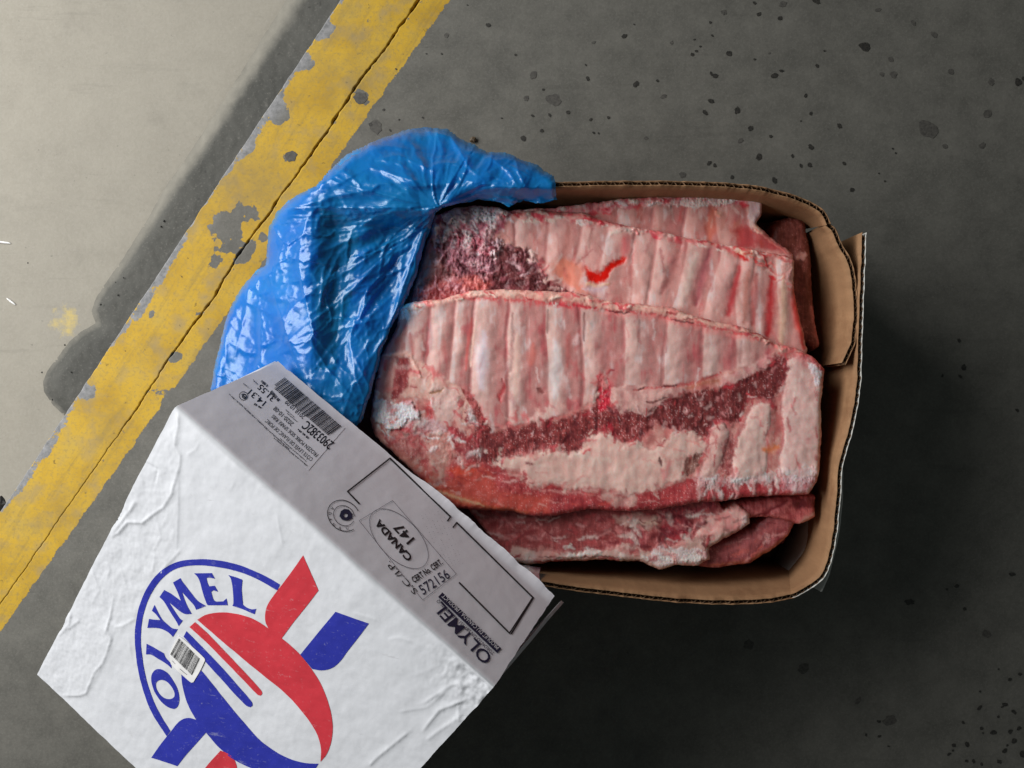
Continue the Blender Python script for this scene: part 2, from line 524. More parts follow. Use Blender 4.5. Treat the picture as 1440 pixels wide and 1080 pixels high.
# joint bottom
JB = np.stack([np.concatenate([cx - 12, cx + 12]), np.concatenate([rows, rows])], 1)
nv = len(V)
VB = np.array([[(a - 720) * H / F, -(c - 540) * H / F, -0.028] for a, c in JB])
n = len(rows)
FB = np.array([[nv + i, nv + i + 1, nv + n + i + 1, nv + n + i] for i in range(n - 1)])
me = mesh_np('floor', np.concatenate([V, VB]), np.concatenate([Fc, FB]), smooth=False)
attr(me, 'Paint', np.concatenate([np.where(z < -0.002, 0.0, paint_values(px, py, True)), np.zeros(len(VB)) - 0.3]))
attr(me, 'Bare', np.zeros(len(V) + len(VB)))
o = link('floor', me, M_FLOOR)
o['kind'] = 'structure'

xs, ys = np.meshgrid(np.linspace(-2.6, 1.2, 191), np.linspace(-2.0, 2.2, 211))
V = np.stack([xs, ys, xs * 0 + YARD_Z], -1).reshape(-1, 3)
C = xs.shape[1]
i = np.arange((xs.shape[0] - 1) * C).reshape(-1, C)[:, :-1].ravel()
me = mesh_np('yard_ground', V, np.stack([i, i + 1, i + C + 1, i + C], 1))
pp = P(92, 452, YARD_Z)
attr(me, 'Paint', 0.75 * np.exp(-(((V[:, 0] - pp[0]) / 0.028) ** 2 + ((V[:, 1] - pp[1]) / 0.03) ** 2)))
o = link('yard_ground', me, M_YARD)
o['kind'] = 'structure'

# grid-from-outline: cells inside the outline, boundary vertices snapped onto it
def clip_grid(poly, step, cut=0.0, margin=0.0, wob=None, snap=True):
    poly = np.asarray(poly, float)
    x0, y0 = poly.min(0) - margin - step
    x1, y1 = poly.max(0) + margin + step
    gx, gy = np.meshgrid(np.arange(x0, x1 + step, step), np.arange(y0, y1 + step, step))
    R, C = gx.shape
    px, py = gx.ravel(), gy.ravel()
    sd = sdpoly(px, py, poly)
    if wob is not None:
        sd = sd + wob(px, py)
    i = np.arange((R - 1) * C).reshape(R - 1, C)[:, :-1].ravel()
    Fc = np.stack([i, i + C, i + C + 1, i + 1], 1)       # y grows downward in the picture, so this winds upward
    keep = (sd[Fc] > -cut - step * 0.55).all(1)
    Fc = Fc[keep]
    used = np.unique(Fc)
    mp = np.full(R * C, -1)
    mp[used] = np.arange(len(used))
    if snap:
        e = 0.5
        S = sd.reshape(R, C)
        gyy, gxx = np.gradient(S, step)
        s2 = (S + cut).ravel()
        m = s2 < 0
        nrm = np.hypot(gxx, gyy).ravel() + 1e-6
        cnt = np.bincount(Fc.ravel(), minlength=R * C)
        m = m | ((cnt > 0) & (cnt < 4) & (np.abs(s2) < 0.8 * step))
        px = np.where(m, px - gxx.ravel() / nrm * s2, px)
        py = np.where(m, py - gyy.ravel() / nrm * s2, py)
    return px[used], py[used], sd[used], mp[Fc]

# thin dark grey strip lying along the foot of the dock edge
DARK_STRIP = [(1049, -1000), (560, -250), (397, 0), (350, 75), (305, 147), (264, 211), (230, 258), (208, 298), (167, 364), (132, 414), (124, 436), (130, 454),
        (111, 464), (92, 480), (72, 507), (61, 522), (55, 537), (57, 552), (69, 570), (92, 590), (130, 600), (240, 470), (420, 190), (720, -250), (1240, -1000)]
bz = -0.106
px, py, sd, Fc = clip_grid(DARK_STRIP, 3.0, cut=0, wob=lambda x, y: fbm(x / 18, y / 18, 21) * 1.5)
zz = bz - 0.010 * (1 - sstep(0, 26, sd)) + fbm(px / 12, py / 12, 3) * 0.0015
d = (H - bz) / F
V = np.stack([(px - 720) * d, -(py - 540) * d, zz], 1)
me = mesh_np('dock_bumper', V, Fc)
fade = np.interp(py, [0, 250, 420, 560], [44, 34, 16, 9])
attr(me, 'Dust', (1 - sstep(0, 1, sd / fade)) * np.interp(py, [250, 470, 560], [0.8, 0.5, 0.35]) + 0.06 * sstep(380, 560, py))  # blends the strip towards the yard tone along its outline
tag(link('dock_bumper', me, M_DARK_STRIP), 'long dark grey rubber strip with rounded end beside the yellow edge', 'bumper')

# stains
SP = [(700, 0, 3.6, [(640, 183, 13), (700, 425, 15), (455, 398, 10), (90, 277, 6), (230, 453, 6), (175, 585, 7), (262, 583, 8), (355, 567, 10),
      (470, 605, 8), (560, 595, 8), (130, 700, 13), (222, 660, 9), (485, 672, 6), (510, 675, 5), (808, 408, 7), (985, 275, 9), (1005, 258, 7), (1025, 235, 5),
      (995, 200, 5), (1085, 180, 6), (1075, 113, 7), (1300, 15, 8), (1322, 72, 11), (1428, 93, 12), (1170, 272, 14), (1300, 300, 6), (1100, 384, 14), (1080, 372, 8),
      (1400, 382, 14), (1436, 358, 9), (1080, 512, 13), (1050, 570, 13), (1212, 558, 15), (1280, 650, 13), (1382, 690, 8), (1322, 795, 16), (1070, 825, 11), (1098, 838, 9),
      (1185, 897, 10), (1400, 912, 14), (20, 598, 4), (690, 123, 4), (445, 328, 5)]),
      (1040, 0, 3.6, [(635, 237, 26), (392, 333, 9), (335, 485, 9), (360, 575, 9), (505, 637, 12), (268, 790, 8), (355, 835, 11), (310, 838, 9), (530, 827, 9),
      (570, 960, 11), (705, 877, 4), (735, 917, 5), (1410, 415, 19), (1438, 396, 10), (388, 5, 16), (430, 257, 5), (310, 612, 4), (775, 752, 5), (790, 775, 5), (362, 745, 13)]),
      (1040, 780, 3.6, [(862, 240, 19), (1100, 158, 11), (1140, 275, 9), (1380, 98, 13), (1050, 175, 7), (705, 845, 9), (640, 912, 7), (708, 920, 8), (755, 970, 5), (1215, 775, 11),
      (1345, 758, 12), (1330, 770, 6), (1390, 797, 12), (1310, 820, 7), (1132, 850, 8), (1225, 880, 9), (1232, 903, 5), (1285, 900, 14), (1370, 895, 12), (1415, 880, 11), (1390, 943, 13), (1152, 960, 12),
      (1085, 965, 10), (1080, 992, 6), (1060, 1010, 9), (1342, 993, 12), (1185, 1045, 10), (1315, 1047, 11), (1150, 1045, 8), (1430, 1010, 16), (1218, 693, 5), (1368, 632, 9), (1420, 605, 9), (1312, 580, 5), (1355, 965, 6), (1225, 1060, 8)]),
      (1160, 400, 5.14, [(1005, 600, 20), (980, 665, 14), (850, 660, 10), (970, 405, 14), (1390, 910, 12)]),
      (0, 300, 3.6, []), (300, 0, 3.6, [(1392, 127, 11), (1155, 272, 5), (1078, 272, 4), (795, 630, 10), (862, 555, 6), (895, 660, 6), (940, 605, 4), (1060, 595, 5), (1285, 25, 4), (925, 350, 5)])]
FAINT = [(700, 0, 3.6, [(145, 497, 14), (840, 487, 13), (1145, 62, 14), (880, 215, 9), (935, 885, 16), (1228, 712, 13), (485, 215, 9), (280, 505, 35), (180, 380, 18), (750, 700, 9)]),
         (1040, 0, 3.6, [(780, 380, 17), (765, 300, 13), (720, 375, 12), (1255, 575, 22), (1228, 737, 16), (1070, 362, 14), (1275, 415, 16), (1040, 740, 13), (880, 115, 12), (700, 50, 12), (220, 20, 16), (950, 650, 45), (985, 175, 16), (150, 270, 6)]),
         (1040, 780, 3.6, [(325, 575, 28), (45, 455, 25), (1250, 400, 22), (600, 740, 18), (760, 840, 30)]),
         (300, 0, 3.6, [(745, 495, 32), (820, 640, 35), (1180, 180, 12), (390, 790, 30)])]
def blobs(name, data, zoff, mat, soft):
    VV, FF, k = [], [], 0
    for (ox, oy, s, L) in data:
        for (u, w, r) in L:
            x, y, rr = ox + u / s, oy + w / s, max(r / s * 1.0, 0.9)
            c0 = P(x, y, zoff)
            m = 14
            ph = random.random() * 6.28
            el = random.uniform(0.75, 1.3)
            for j in range(m):
                a = 2 * math.pi * j / m
                q = rr * (1 + random.uniform(-0.22, 0.22))
                dx, dy = math.cos(a) * q * el, math.sin(a) * q / el
                VV.append((c0[0] + (dx * math.cos(ph) - dy * math.sin(ph)) * H / F, c0[1] + (dx * math.sin(ph) + dy * math.cos(ph)) * H / F, zoff))
            FF.append(list(range(k, k + m)))
            k += m
    me = bpy.data.meshes.new(name)
    me.from_pydata(VV, [], FF)
    o = link(name, me, mat)
    o['kind'] = 'stuff'
    return o
blobs('oil_spots', SP, 0.0006, M_SPOT, 0)
blobs('faint_stains', FAINT, 0.0004, M_SPOT2, 0)
YS = []
for _ in range(26):
    YS.append((random.uniform(-10, 250), random.uniform(300, 560), random.uniform(0.8, 1.7)))
VV = []
# grit on the yard and the dark strip
me = bpy.data.meshes.new('grit')
VV, FF = [], []
for (u, w, r) in [(141, 252, 5), (597, 415, 6), (625, 327, 5), (510, 463, 7), (328, 667, 6), (212, 806, 6), (265, 945, 6), (585, 350, 4), (815, 68, 6), (830, 40, 7), (360, 805, 5)]:
    x, y = u / 3.6, 300 + w / 3.6
    zb = -0.105 if sdpoly(np.array([x]), np.array([y]), DARK_STRIP)[0] > 4 else YARD_Z
    c0 = P(x, y, zb)
    k = len(VV)
    rr = r / 3.6 * 0.0009
    for (a, b_, c) in ((1, 0, 0), (0.1, 1.2, 0), (-0.9, 0.1, 0), (0, -0.8, 0), (0.1, 0, 0.9)):
        VV.append((c0[0] + a * rr, c0[1] + b_ * rr, zb + c * rr))
    FF += [(k, k + 1, k + 4), (k + 1, k + 2, k + 4), (k + 2, k + 3, k + 4), (k + 3, k, k + 4)]
me.from_pydata(VV, [], FF)
o = link('grit', me, M_BLACK_BITS)
o['kind'] = 'stuff'

def lump(name, c, rx, ry, rz, mat, seed, rot=0):
    """small irregular stone or scrap"""
    VV, FF = [], []
    nu, nv_ = 12, 7
    for j in range(nv_ + 1):
        th = math.pi * j / nv_
        for i in range(nu):
            ph = 2 * math.pi * i / nu
            q = 1 + 0.28 * float(noise(np.array([math.cos(ph) * 1.5 + seed]), np.array([math.sin(ph) * 1.5 + th]), seed)[0])
            x, y = rx * math.sin(th) * math.cos(ph) * q, ry * math.sin(th) * math.sin(ph) * q
            VV.append((x * math.cos(rot) - y * math.sin(rot), x * math.sin(rot) + y * math.cos(rot), rz + rz * math.cos(th) * q * 0.98))
    for j in range(nv_):
        for i in range(nu):
            FF.append((j * nu + i, (j + 1) * nu + i, (j + 1) * nu + (i + 1) % nu, j * nu + (i + 1) % nu))
    me = bpy.data.meshes.new(name)
    me.from_pydata(VV, [], FF)
    me.update()
    o = link(name, me, mat)
    o.location = c
    return o
tag(lump('pebble', P(665, 197, 0), 0.0042, 0.0036, 0.0025, M_PEB, 2), 'small brown stone on the floor above the blue bag', 'stone')
tag(lump('rubber_scrap', P(-3, 712, -0.06), 0.016, 0.011, 0.006, M_BLACK_BITS, 5, 0.7), 'black scrap at the left picture border below the yellow edge', 'scrap')  # added lump standing in for a dark hole in the yard
tag(lump('plastic_strip', P(5, 341, YARD_Z), 0.0115, 0.0013, 0.0012, M_STRAW, 3, -0.12), 'thin white plastic strip lying nearly level, the upper of two', 'plastic strip', 'white plastic strips on the yard')
tag(lump('plastic_strip', P(16, 424, YARD_Z), 0.0075, 0.0013, 0.0012, M_STRAW, 4, -0.65), 'short white plastic strip lying slanted, the lower of two', 'plastic strip', 'white plastic strips on the yard')
# ------------------------------------------------------------------ open carton
RIM = 0.18
def resample(pts, step):
    pts = np.asarray(pts, float)
    seg = np.hypot(*np.diff(pts, axis=0).T)
    s = np.concatenate([[0], np.cumsum(seg)])
    n = max(2, int(s[-1] / step) + 1)
    q = np.linspace(0, s[-1], n)
    return np.stack([np.interp(q, s, pts[:, k]) for k in range(pts.shape[1])], 1), q
def smooth_path(pts, it=2):
    pts = np.asarray(pts, float)
    for _ in range(it):
        a, b_ = pts[:-1], pts[1:]
        q, r = a * 0.75 + b_ * 0.25, a * 0.25 + b_ * 0.75
        pts = np.concatenate([pts[:1], np.stack([q, r], 1).reshape(-1, 2), pts[-1:]])
    return pts
carton = thing('open_carton', 'open brown corrugated carton with bowed walls holding the frozen ribs', 'carton', P(790, 540, 0.0))

def board_wall(rim_px, base0, base1, zoff=0.0, zlow=0.0, outer=None, thick=0.0050, rim_wob=0.0016, seed=0, pw=1.0):
    """one corrugated wall: two liners with real fluting between them, open along the rim"""
    pts = smooth_path(rim_px)
    R = np.array([P(x, y, RIM + zoff)[:2] for x, y in pts])
    Q, s = resample(R, 0.0012)
    n = len(Q)
    t = s / s[-1]
    b0, b1 = P(*base0, RIM)[:2], P(*base1, RIM)[:2]
    B = b0[None] * (1 - t[:, None]) + b1[None] * t[:, None]
    T = np.gradient(Q, axis=0)
    T /= np.linalg.norm(T, axis=1)[:, None] + 1e-9
    N = np.stack([-T[:, 1], T[:, 0]], 1)
    cen = P(800, 545, RIM)[:2]
    if ((cen - Q[n // 2]) * N[n // 2]).sum() < 0:
        N = -N
    top = RIM + zoff + fbm(s * 60, s * 0, seed) * rim_wob * 2
    def sheet(o0, o1, zt, rowsz):
        VV = []
        for off, order in ((o0, rowsz), (o1, rowsz[::-1])):
            for f in order:
                z = zlow + (top - zt - zlow) * f
                k = f ** pw
                xy = B * (1 - k) + Q * k + N * off
                VV.append(np.concatenate([xy, z[:, None]], 1))
        m = len(VV)
        V = np.concatenate(VV)
        F_ = []
        i = np.arange(n - 1)
        for r in range(m - 1):
            F_.append(np.stack([r * n + i, r * n + i + 1, (r + 1) * n + i + 1, (r + 1) * n + i], 1))
        F_.append(np.stack([(m - 1) * n + i, (m - 1) * n + i + 1, i + 1, i], 1))
        F_ = np.concatenate(F_)
        ends = []
        for r in range(m // 2):
            ends.append([r * n, (r + 1) * n, (m - 2 - r) * n, (m - 1 - r) * n] if r + 1 <= m - 2 - r else None)
        return V, F_
    rz = [0.0, 0.35, 0.7, 0.9, 1.0]
    w = link('side_wall', None, None) if False else None
    Vi, Fi = sheet(thick - 0.0007, thick, 0.0, rz)
    wall = link('side_wall', mesh_np('side_wall', Vi, Fi, smooth=False), M_KRAFT, carton)
    Vo, Fo = sheet(0.0, 0.0007, 0.0003, rz)
    link('outer_liner', mesh_np('outer_liner', Vo, Fo, smooth=False), outer or M_KRAFT, wall)
    # fluting
    off = 0.0007 + (thick - 0.0014) * (0.5 + 0.5 * np.clip(1.35 * np.sin(2 * np.pi * s / 0.0088 + fbm(s * 9, s * 0, seed + 3) * 3), -1, 1))
    VV = []
    for dz, extra in ((0.0006, 0), (0.016, 0)):
        k = 1 - dz / RIM
        xy = B * (1 - k) + Q * k + N * off[:, None]
        VV.append(np.concatenate([xy, (top - dz)[:, None]], 1))
    for dz in (0.016, 0.0006):
        k = 1 - dz / RIM
        xy = B * (1 - k) + Q * k + N * (off + 0.0005)[:, None]
        VV.append(np.concatenate([xy, (top - dz)[:, None]], 1))
    V = np.concatenate(VV)
    i = np.arange(n - 1)
    F_ = np.concatenate([np.stack([r * n + i, r * n + i + 1, ((r + 1) % 4) * n + i + 1, ((r + 1) % 4) * n + i], 1) for r in (0, 1, 2, 3)])
    link('fluting', mesh_np('fluting', V, F_, smooth=False), M_FLUTE, wall)
    return wall
TL, TR, BR, BL = (444, 268), (1192, 282), (1186, 836), (444, 812)
board_wall([(440, 262), (600, 256), (700, 256), (780, 256), (860, 254), (960, 254), (1030, 257), (1080, 263), (1130, 278), (1152, 289), (1164, 301), (1169, 314)], TL, TR, seed=1)
board_wall([(1165, 312), (1176, 322), (1182, 338), (1193, 356), (1201, 376), (1206, 405), (1207, 440), (1205, 470), (1201, 490), (1190, 513)], (1186, 300), (1198, 520), zoff=-0.004, seed=2)
board_wall([(1219, 327), (1217, 380), (1215, 430), (1213, 500), (1211, 545), (1205, 585), (1197, 617), (1187, 647), (1184, 672), (1183, 700), (1177, 760), (1168, 800), (1150, 825), (1114, 842)], (1214, 330), BR, seed=3, outer=M_WHITEOUT)
board_wall([(1118, 841), (1080, 849), (1020, 851), (950, 848), (880, 840), (810, 832), (757, 823), (600, 808), (440, 800)], BR, BL, seed=4)
board_wall([(440, 262), (436, 400), (434, 540), (436, 680), (440, 800)], TL, BL, seed=5)
# white outer panel hanging loose at the lower right corner
fl = [(1189, 640), (1190, 690), (1186, 745), (1174, 800), (1160, 836)]
pts, s = resample(np.array([P(x, y, RIM)[:2] for x, y in smooth_path(fl)]), 0.004)
n = len(pts)
VV = []
for off, zt in ((0.0, RIM - 0.012), (0.0, 0.03), (0.0016, 0.03), (0.0016, RIM - 0.012)):
    k = np.array([[off, 0]])
    VV.append(np.concatenate([pts + k - np.array([[0.01 if zt < 0.1 else 0, 0]]), np.full((n, 1), zt) + (fbm(s * 30, s * 0, 4) * 0.003)[:, None]], 1))
i = np.arange(n - 1)
F_ = np.concatenate([np.stack([r * n + i, r * n + i + 1, ((r + 1) % 4) * n + i + 1, ((r + 1) % 4) * n + i], 1) for r in range(4)])
link('loose_panel', mesh_np('loose_panel', np.concatenate(VV), F_, smooth=False), M_WHITEOUT, carton)
c4 = [P(x, y, RIM) for x, y in (TL, TR, BR, BL)]
V = np.array([[c[0], c[1], 0.004] for c in c4] + [[c[0], c[1], 0.008] for c in c4])
link('base_panel', mesh_np('base_panel', V, np.array([[3, 2, 1, 0], [4, 5, 6, 7], [0, 1, 5, 4], [1, 2, 6, 5], [2, 3, 7, 6], [3, 0, 4, 7]]), smooth=False), M_KRAFT, carton)

# ------------------------------------------------------------------ meat
K_MEAT = 1.3
def A(c):
    return np.clip(lin(c) * K_MEAT, 0, 0.88)
class Slab:
    """a rack of ribs: outline, base height, painted regions with relief"""
    def __init__(s, outline, z0, thick=0.028, step=0.00085, tilt=(0, 0), wob=2.5, rnd=9.0, seed=0):
        s.z0, s.d, s.seed = z0, (H - z0) / F, seed
        st = step / s.d
        W = lambda x, y: (fbm(x / 28, y / 28, seed + 40) * wob + fbm(x / 7, y / 7, seed + 41) * wob * 0.5)
        s.px, s.py, s.sd, s.F = clip_grid(outline, st, cut=5.0, margin=6, wob=W, snap=False)
        n = len(s.px)
        s.h = np.zeros(n)
        s.col = np.tile(A((184, 146, 134)), (n, 1))
        s.rough = np.full(n, 0.42)
        s.part = np.zeros(n, int)
        s.names = {0: ('membrane', None)}
        s.hm = None
        s.tilt, s.thick, s.rnd = tilt, thick, rnd
        x, y = s.px, s.py
        s.wx = fbm(x / 20, y / 20, seed + 1) * 7 + fbm(x / 6, y / 6, seed + 2, 3) * 3.5
        s.wy = fbm(x / 20, y / 20, seed + 5) * 7 + fbm(x / 6, y / 6, seed + 6, 3) * 3.5
        s.nf = fbm(x / 5, y / 6, seed + 8, 4)
        s.ns = noise(x / 1.9, y / 1.9, seed + 9)
        s.nb = fbm(x / 45, y / 45, seed + 11, 3)
        s.nm = fbm(x / 12, y / 12, seed + 13, 3)
        s.rg = 1 - 2 * np.abs(fbm(x / 24 + s.wx * 0.05, y / 24 + s.wy * 0.05, seed + 15, 5)) * 1.8
    def mask(s, poly, soft=1.5, warp=1.0):
        d = sdpoly(s.px + s.wx * warp, s.py + s.wy * warp, poly)
        s.hm = sstep(-9, 9, d)
        return sstep(-soft, soft, d)
    def lay(s, m, c):
        s.col = s.col * (1 - m[:, None]) + c * m[:, None]
    def setpart(s, m, pid, name, label=None):
        s.part[m > 0.5] = pid
        s.names[pid] = (name, label)
    def lean(s, m, dark=(96, 36, 42), mid=(146, 66, 70), speck=0.5, dh=-0.0012, rough=0.5, spc=(205, 160, 155), rel=0.0011):
        fib = fbm(s.px / 2.6, s.py / 15, s.seed + 23, 3)
        t = sstep(-0.5, 0.55, 0.55 * s.nf + 0.6 * s.nm + 0.55 * fib + 0.25 * s.nb)[:, None]
        c = A(dark) * (1 - t) + A(mid) * t
        sp = sstep(0.46 - 0.10 * speck, 0.80, s.ns + 0.35 * s.nf + 0.55 * s.nm + 0.4 * s.nb)[:, None] * speck
        c = c * (1 - sp) + A(spc) * sp
        veil = sstep(0.15, 0.7, s.nb + 0.6 * s.nm)[:, None] * 0.35
        c = c * (1 - veil) + A((186, 116, 118)) * veil
        s.lay(m, c)
        s.h += (s.hm if s.hm is not None and len(s.hm) == len(m) else m) * dh + m * rel * (0.8 * s.nf + 0.4 * s.ns)
        s.rough = s.rough * (1 - m) + rough * m
    def fat(s, m, c0=(210, 182, 168), c1=(198, 158, 146), dh=0.0015, rough=0.45, rel=0.0009):
        c0 = (np.array(c0) + (208, 172, 160)) * 0.5
        t = sstep(-0.5, 0.55, s.nm + 0.4 * s.nb)[:, None]
        c = A(c1) * (1 - t) + A(c0) * t
        s.lay(m, c)
        s.h += (s.hm if s.hm is not None and len(s.hm) == len(m) else m) * dh + m * rel * (0.8 * s.nm + 0.08 * s.nf)
        s.rough = s.rough * (1 - m) + rough * m
    def ragged(s, m, pit=(84, 36, 42), mid=(168, 108, 116), top=(216, 188, 184), h=0.006, bias=0.0):
        """torn, crystalline meat: pale ridges over dark pits"""
        q = np.clip(0.35 * s.rg + 0.6 * s.nm + 0.45 * s.nb + 0.3 * s.nf + 0.1 * s.ns + bias - 0.1, -1, 1)
        a, b_ = sstep(-0.35, 0.25, q)[:, None], sstep(0.2, 0.75, q)[:, None]
        c = A(pit) * (1 - a) + A(mid) * a
        s.lay(m, c * (1 - b_) + A(top) * b_)
        s.h += m * h * q
        s.rough = s.rough * (1 - m) + 0.55 * m
    def frost(s, m, c=(222, 220, 222), amt=1.0, dh=0.0012):
        k = np.clip(m * amt * sstep(-0.35, 0.35, s.nf + 0.6 * s.ns + 0.3 * s.nm + (m - 0.5)), 0, 1)
        s.lay(k, A(c))
        s.h += k * (dh + 0.0013 * s.ns)
        s.rough = s.rough * (1 - k) + 0.75 * k
    def streak(s, pts, w, c, amt=1.0, dh=0.0, warp=0.6, taper=True, ragged=0.0):
        d, side, par = dline(s.px + s.wx * warp, s.py + s.wy * warp, pts)
        ww = w * (np.clip(1.25 - np.abs(par - 0.5) * 1.5, 0.3, 1) if taper else 1)
        m = np.exp(-(d / ww) ** 2) * amt
        if ragged:
            m = m * sstep(-0.35, 0.25, s.nf + s.nm * 0.8 + (1 - ragged) * 0.8)
        s.lay(np.clip(m, 0, 1), A(c))
        s.h += m * dh
        return m
    def ribs(s, zone, ribs, y0, y1, w=13, hgt=0.0022, crest=(214, 184, 174), gapc=(178, 130, 124), pid0=10, label=None, redamt=0.75, groove=(128, 80, 78)):
        """bones under the membrane: raised columns with a crisp lit flank, each a part of its own"""
        t = (s.py - y0) / (y1 - y0)
        best = np.full(s.px.shape, 1e9)
        who = np.zeros(s.px.shape, int)
        acc = np.zeros(s.px.shape)
        hh = np.zeros(s.px.shape)
        gr = np.zeros(s.px.shape)
        wj = fbm(s.px / 60, s.py / 60, s.seed + 70) * 4
        rs = np.random.RandomState(s.seed + 5)
        for k, r in enumerate(ribs):
            xt, xb = r[0], r[1]
            wk = (r[2] if len(r) > 2 else w) * rs.uniform(0.8, 1.1)
            dx = s.px + wj - (xt + (xb - xt) * t + 3 * np.sin(t * 3 + k))
            b_ = np.abs(dx) < best
            best = np.where(b_, np.abs(dx), best)
            who = np.where(b_, k, who)
            band = sstep(-wk * 0.85, -wk * 0.85 + 3.0, dx) * (1 - sstep(-wk * 0.2, wk * rs.uniform(1.1, 1.7), dx))
            acc = np.maximum(acc, band * rs.uniform(0.7, 1.05))
            hh = np.maximum(hh, np.exp(-(np.abs(dx) / wk) ** 2.4))
            up = sstep(0.9, 0.2, t) if rs.rand() < 0.6 else 1.0
            gr = np.maximum(gr, np.exp(-((dx + wk * 0.95) / 2.2) ** 2) * rs.uniform(0.15, 0.85) * up)
        vs = fbm(s.px / 6, s.py / 70, s.seed + 71, 3)
        vb = fbm(s.px / 24, s.py / 34, s.seed + 72, 3)
        acc = np.clip(acc, 0, 1)
        c = A(gapc)[None] * (1 - acc[:, None]) + A(crest)[None] * acc[:, None]
        c = c * (1 + 0.07 * vs[:, None] * np.array([0.8, 1.1, 1.1]))
        red = sstep(-0.02, 0.55, vb + 0.45 * vs - 0.45 * acc)[:, None] * redamt
        c = c * (1 - red) + A((172, 84, 88)) * red
        pale = sstep(0.1, 0.55, -vb + 0.4 * vs + 0.35 * acc - 0.15)[:, None] * 0.6
        c = c * (1 - pale) + A((224, 204, 200)) * pale
        c = c * (1 - 0.8 * gr[:, None]) + A(groove) * 0.8 * gr[:, None]
        s.lay(zone, c)
        s.h += zone * (hgt * (hh - 0.5) - 0.0016 * gr + 0.0006 * vb)
        s.rough = s.rough * (1 - zone) + 0.36 * zone
        for k in range(len(ribs)):
            s.setpart(zone * (who == k) * (hh > 0.2), pid0 + k, 'rib', label)
    def dab(s, x, y, dx, dy, w, c, a=0.8, dh=0.0):
        """one small irregular smear"""
        L = math.hypot(dx, dy) + 1e-6
        R = L + 4 * w + 8
        k = np.nonzero((np.abs(s.px - x) < R) & (np.abs(s.py - y) < R))[0]
        if len(k) == 0:
            return
        qx, qy = s.px[k] + s.wx[k] * 0.7 - x, s.py[k] + s.wy[k] * 0.7 - y
        u = np.clip((qx * dx + qy * dy) / L, -L / 2, L / 2)
        d = np.hypot(qx - u * dx / L, qy - u * dy / L)
        m = np.exp(-(d / (w * (1 + 0.5 * s.nf[k]))) ** 2.5) * a * sstep(-0.55, 0.1, s.nf[k] + 0.4 * s.ns[k] + 0.25)
        m = np.clip(m, 0, 1)[:, None]
        s.col[k] = s.col[k] * (1 - m) + A(c) * m
        s.h[k] += m[:, 0] * dh
    def scatter(s, region, n, cols, seed, w=(1.0, 2.5), L=(3, 12), ang=None, a=(0.4, 0.9), dh=0.0008, path=False, jit=4):
        """many smears inside an outline, or along a line"""
        rs = np.random.RandomState(seed)
        P_ = np.asarray(region, float)
        for _ in range(n):
            if path:
                q = rs.uniform(0, len(P_) - 1.001)
                i = int(q)
                x, y = P_[i] + (P_[i + 1] - P_[i]) * (q - i) + rs.normal(0, jit, 2)
            else:
                for _t in range(60):
                    x, y = rs.uniform(P_[:, 0].min(), P_[:, 0].max()), rs.uniform(P_[:, 1].min(), P_[:, 1].max())
                    if sdpoly(np.array([x]), np.array([y]), P_)[0] > 0:
                        break
            th = rs.uniform(0, math.pi) if ang is None else rs.normal(ang, 0.35)
            l = rs.uniform(*L)
            s.dab(x, y, math.cos(th) * l, math.sin(th) * l, rs.uniform(*w), cols[rs.randint(len(cols))], rs.uniform(*a), dh * rs.uniform(-0.3, 1.0))
    def halo(s, poly, c=(184, 62, 72), inner=3.0, outer=13.0, amt=0.6, warp=1.0):
        """blood-stained transition round a muscle"""
        d = sdpoly(s.px + s.wx * warp, s.py + s.wy * warp, poly) + s.nm * 5
        m = sstep(-outer, 1, d) * (1 - sstep(0, inner, d)) * amt * sstep(-0.5, 0.4, s.nb + s.nf * 0.5)
        s.lay(np.clip(m, 0, 1), A(c))
    def build(s, name, label, group=None, cat='rib rack'):
        t = np.clip(s.sd / s.rnd, 0, 1)
        edge = -s.rnd * s.d * 0.9 * (1 - np.sqrt(np.clip(1 - (1 - t) ** 2, 0, 1)))
        drop = np.where(s.sd < 0, s.sd / 5.0 * s.thick, 0)
        x0, y0 = s.px.mean(), s.py.mean()
        bend = (s.px - x0) * s.tilt[0] + (s.py - y0) * s.tilt[1]
        side = np.clip(-s.sd / 2.0, 0, 1)
        z = s.z0 + bend + s.h * 0.36 * (1 - 0.7 * side) + edge + drop + s.nb * 0.0022
        V = np.stack([(s.px - 720) * s.d, -(s.py - 540) * s.d, z], 1)
        N = vnormals(V, s.F)
        base = (float(V[:, 0].mean()), float(V[:, 1].mean()), float(s.z0 - s.thick))
        root = thing(name, label, cat, base, group)
        V = V - np.array(base)
        fp = s.part[s.F].max(1)
        order = [0] + [p for p in sorted(s.names) if p != 0]
        for pid in order:
            m = fp == pid
            if m.sum() < 12:
                continue
            fc = s.F[m]
            u, inv = np.unique(fc, return_inverse=True)
            nm, lb = s.names[pid]
            me = mesh_np(nm, V[u], inv.reshape(fc.shape))
            cc_ = s.col[u]
            lum = cc_.mean(1, keepdims=True)
            attr(me, 'Col', np.clip(lum + (cc_ - lum) * 1.10, 0.004, 0.9) * np.array([1.01, 0.965, 1.015]), True)
            attr(me, 'Rough', s.rough[u])
            me.normals_split_custom_set_from_vertices(N[u].astype(float).tolist())
            o = bpy.data.objects.new(nm, me)
            COL.objects.link(o)
            me.materials.append(M_MEAT)
            o.parent = root
            if lb:
                o['label'] = lb
        return root
def Z(ox, oy, s, pts):
    return [(ox + u / s, oy + v / s) for u, v in pts]
RED, BLOOD, DRK = (186, 62, 70), (176, 34, 40), (60, 22, 22)
GRP = 'frozen rib racks in the carton'

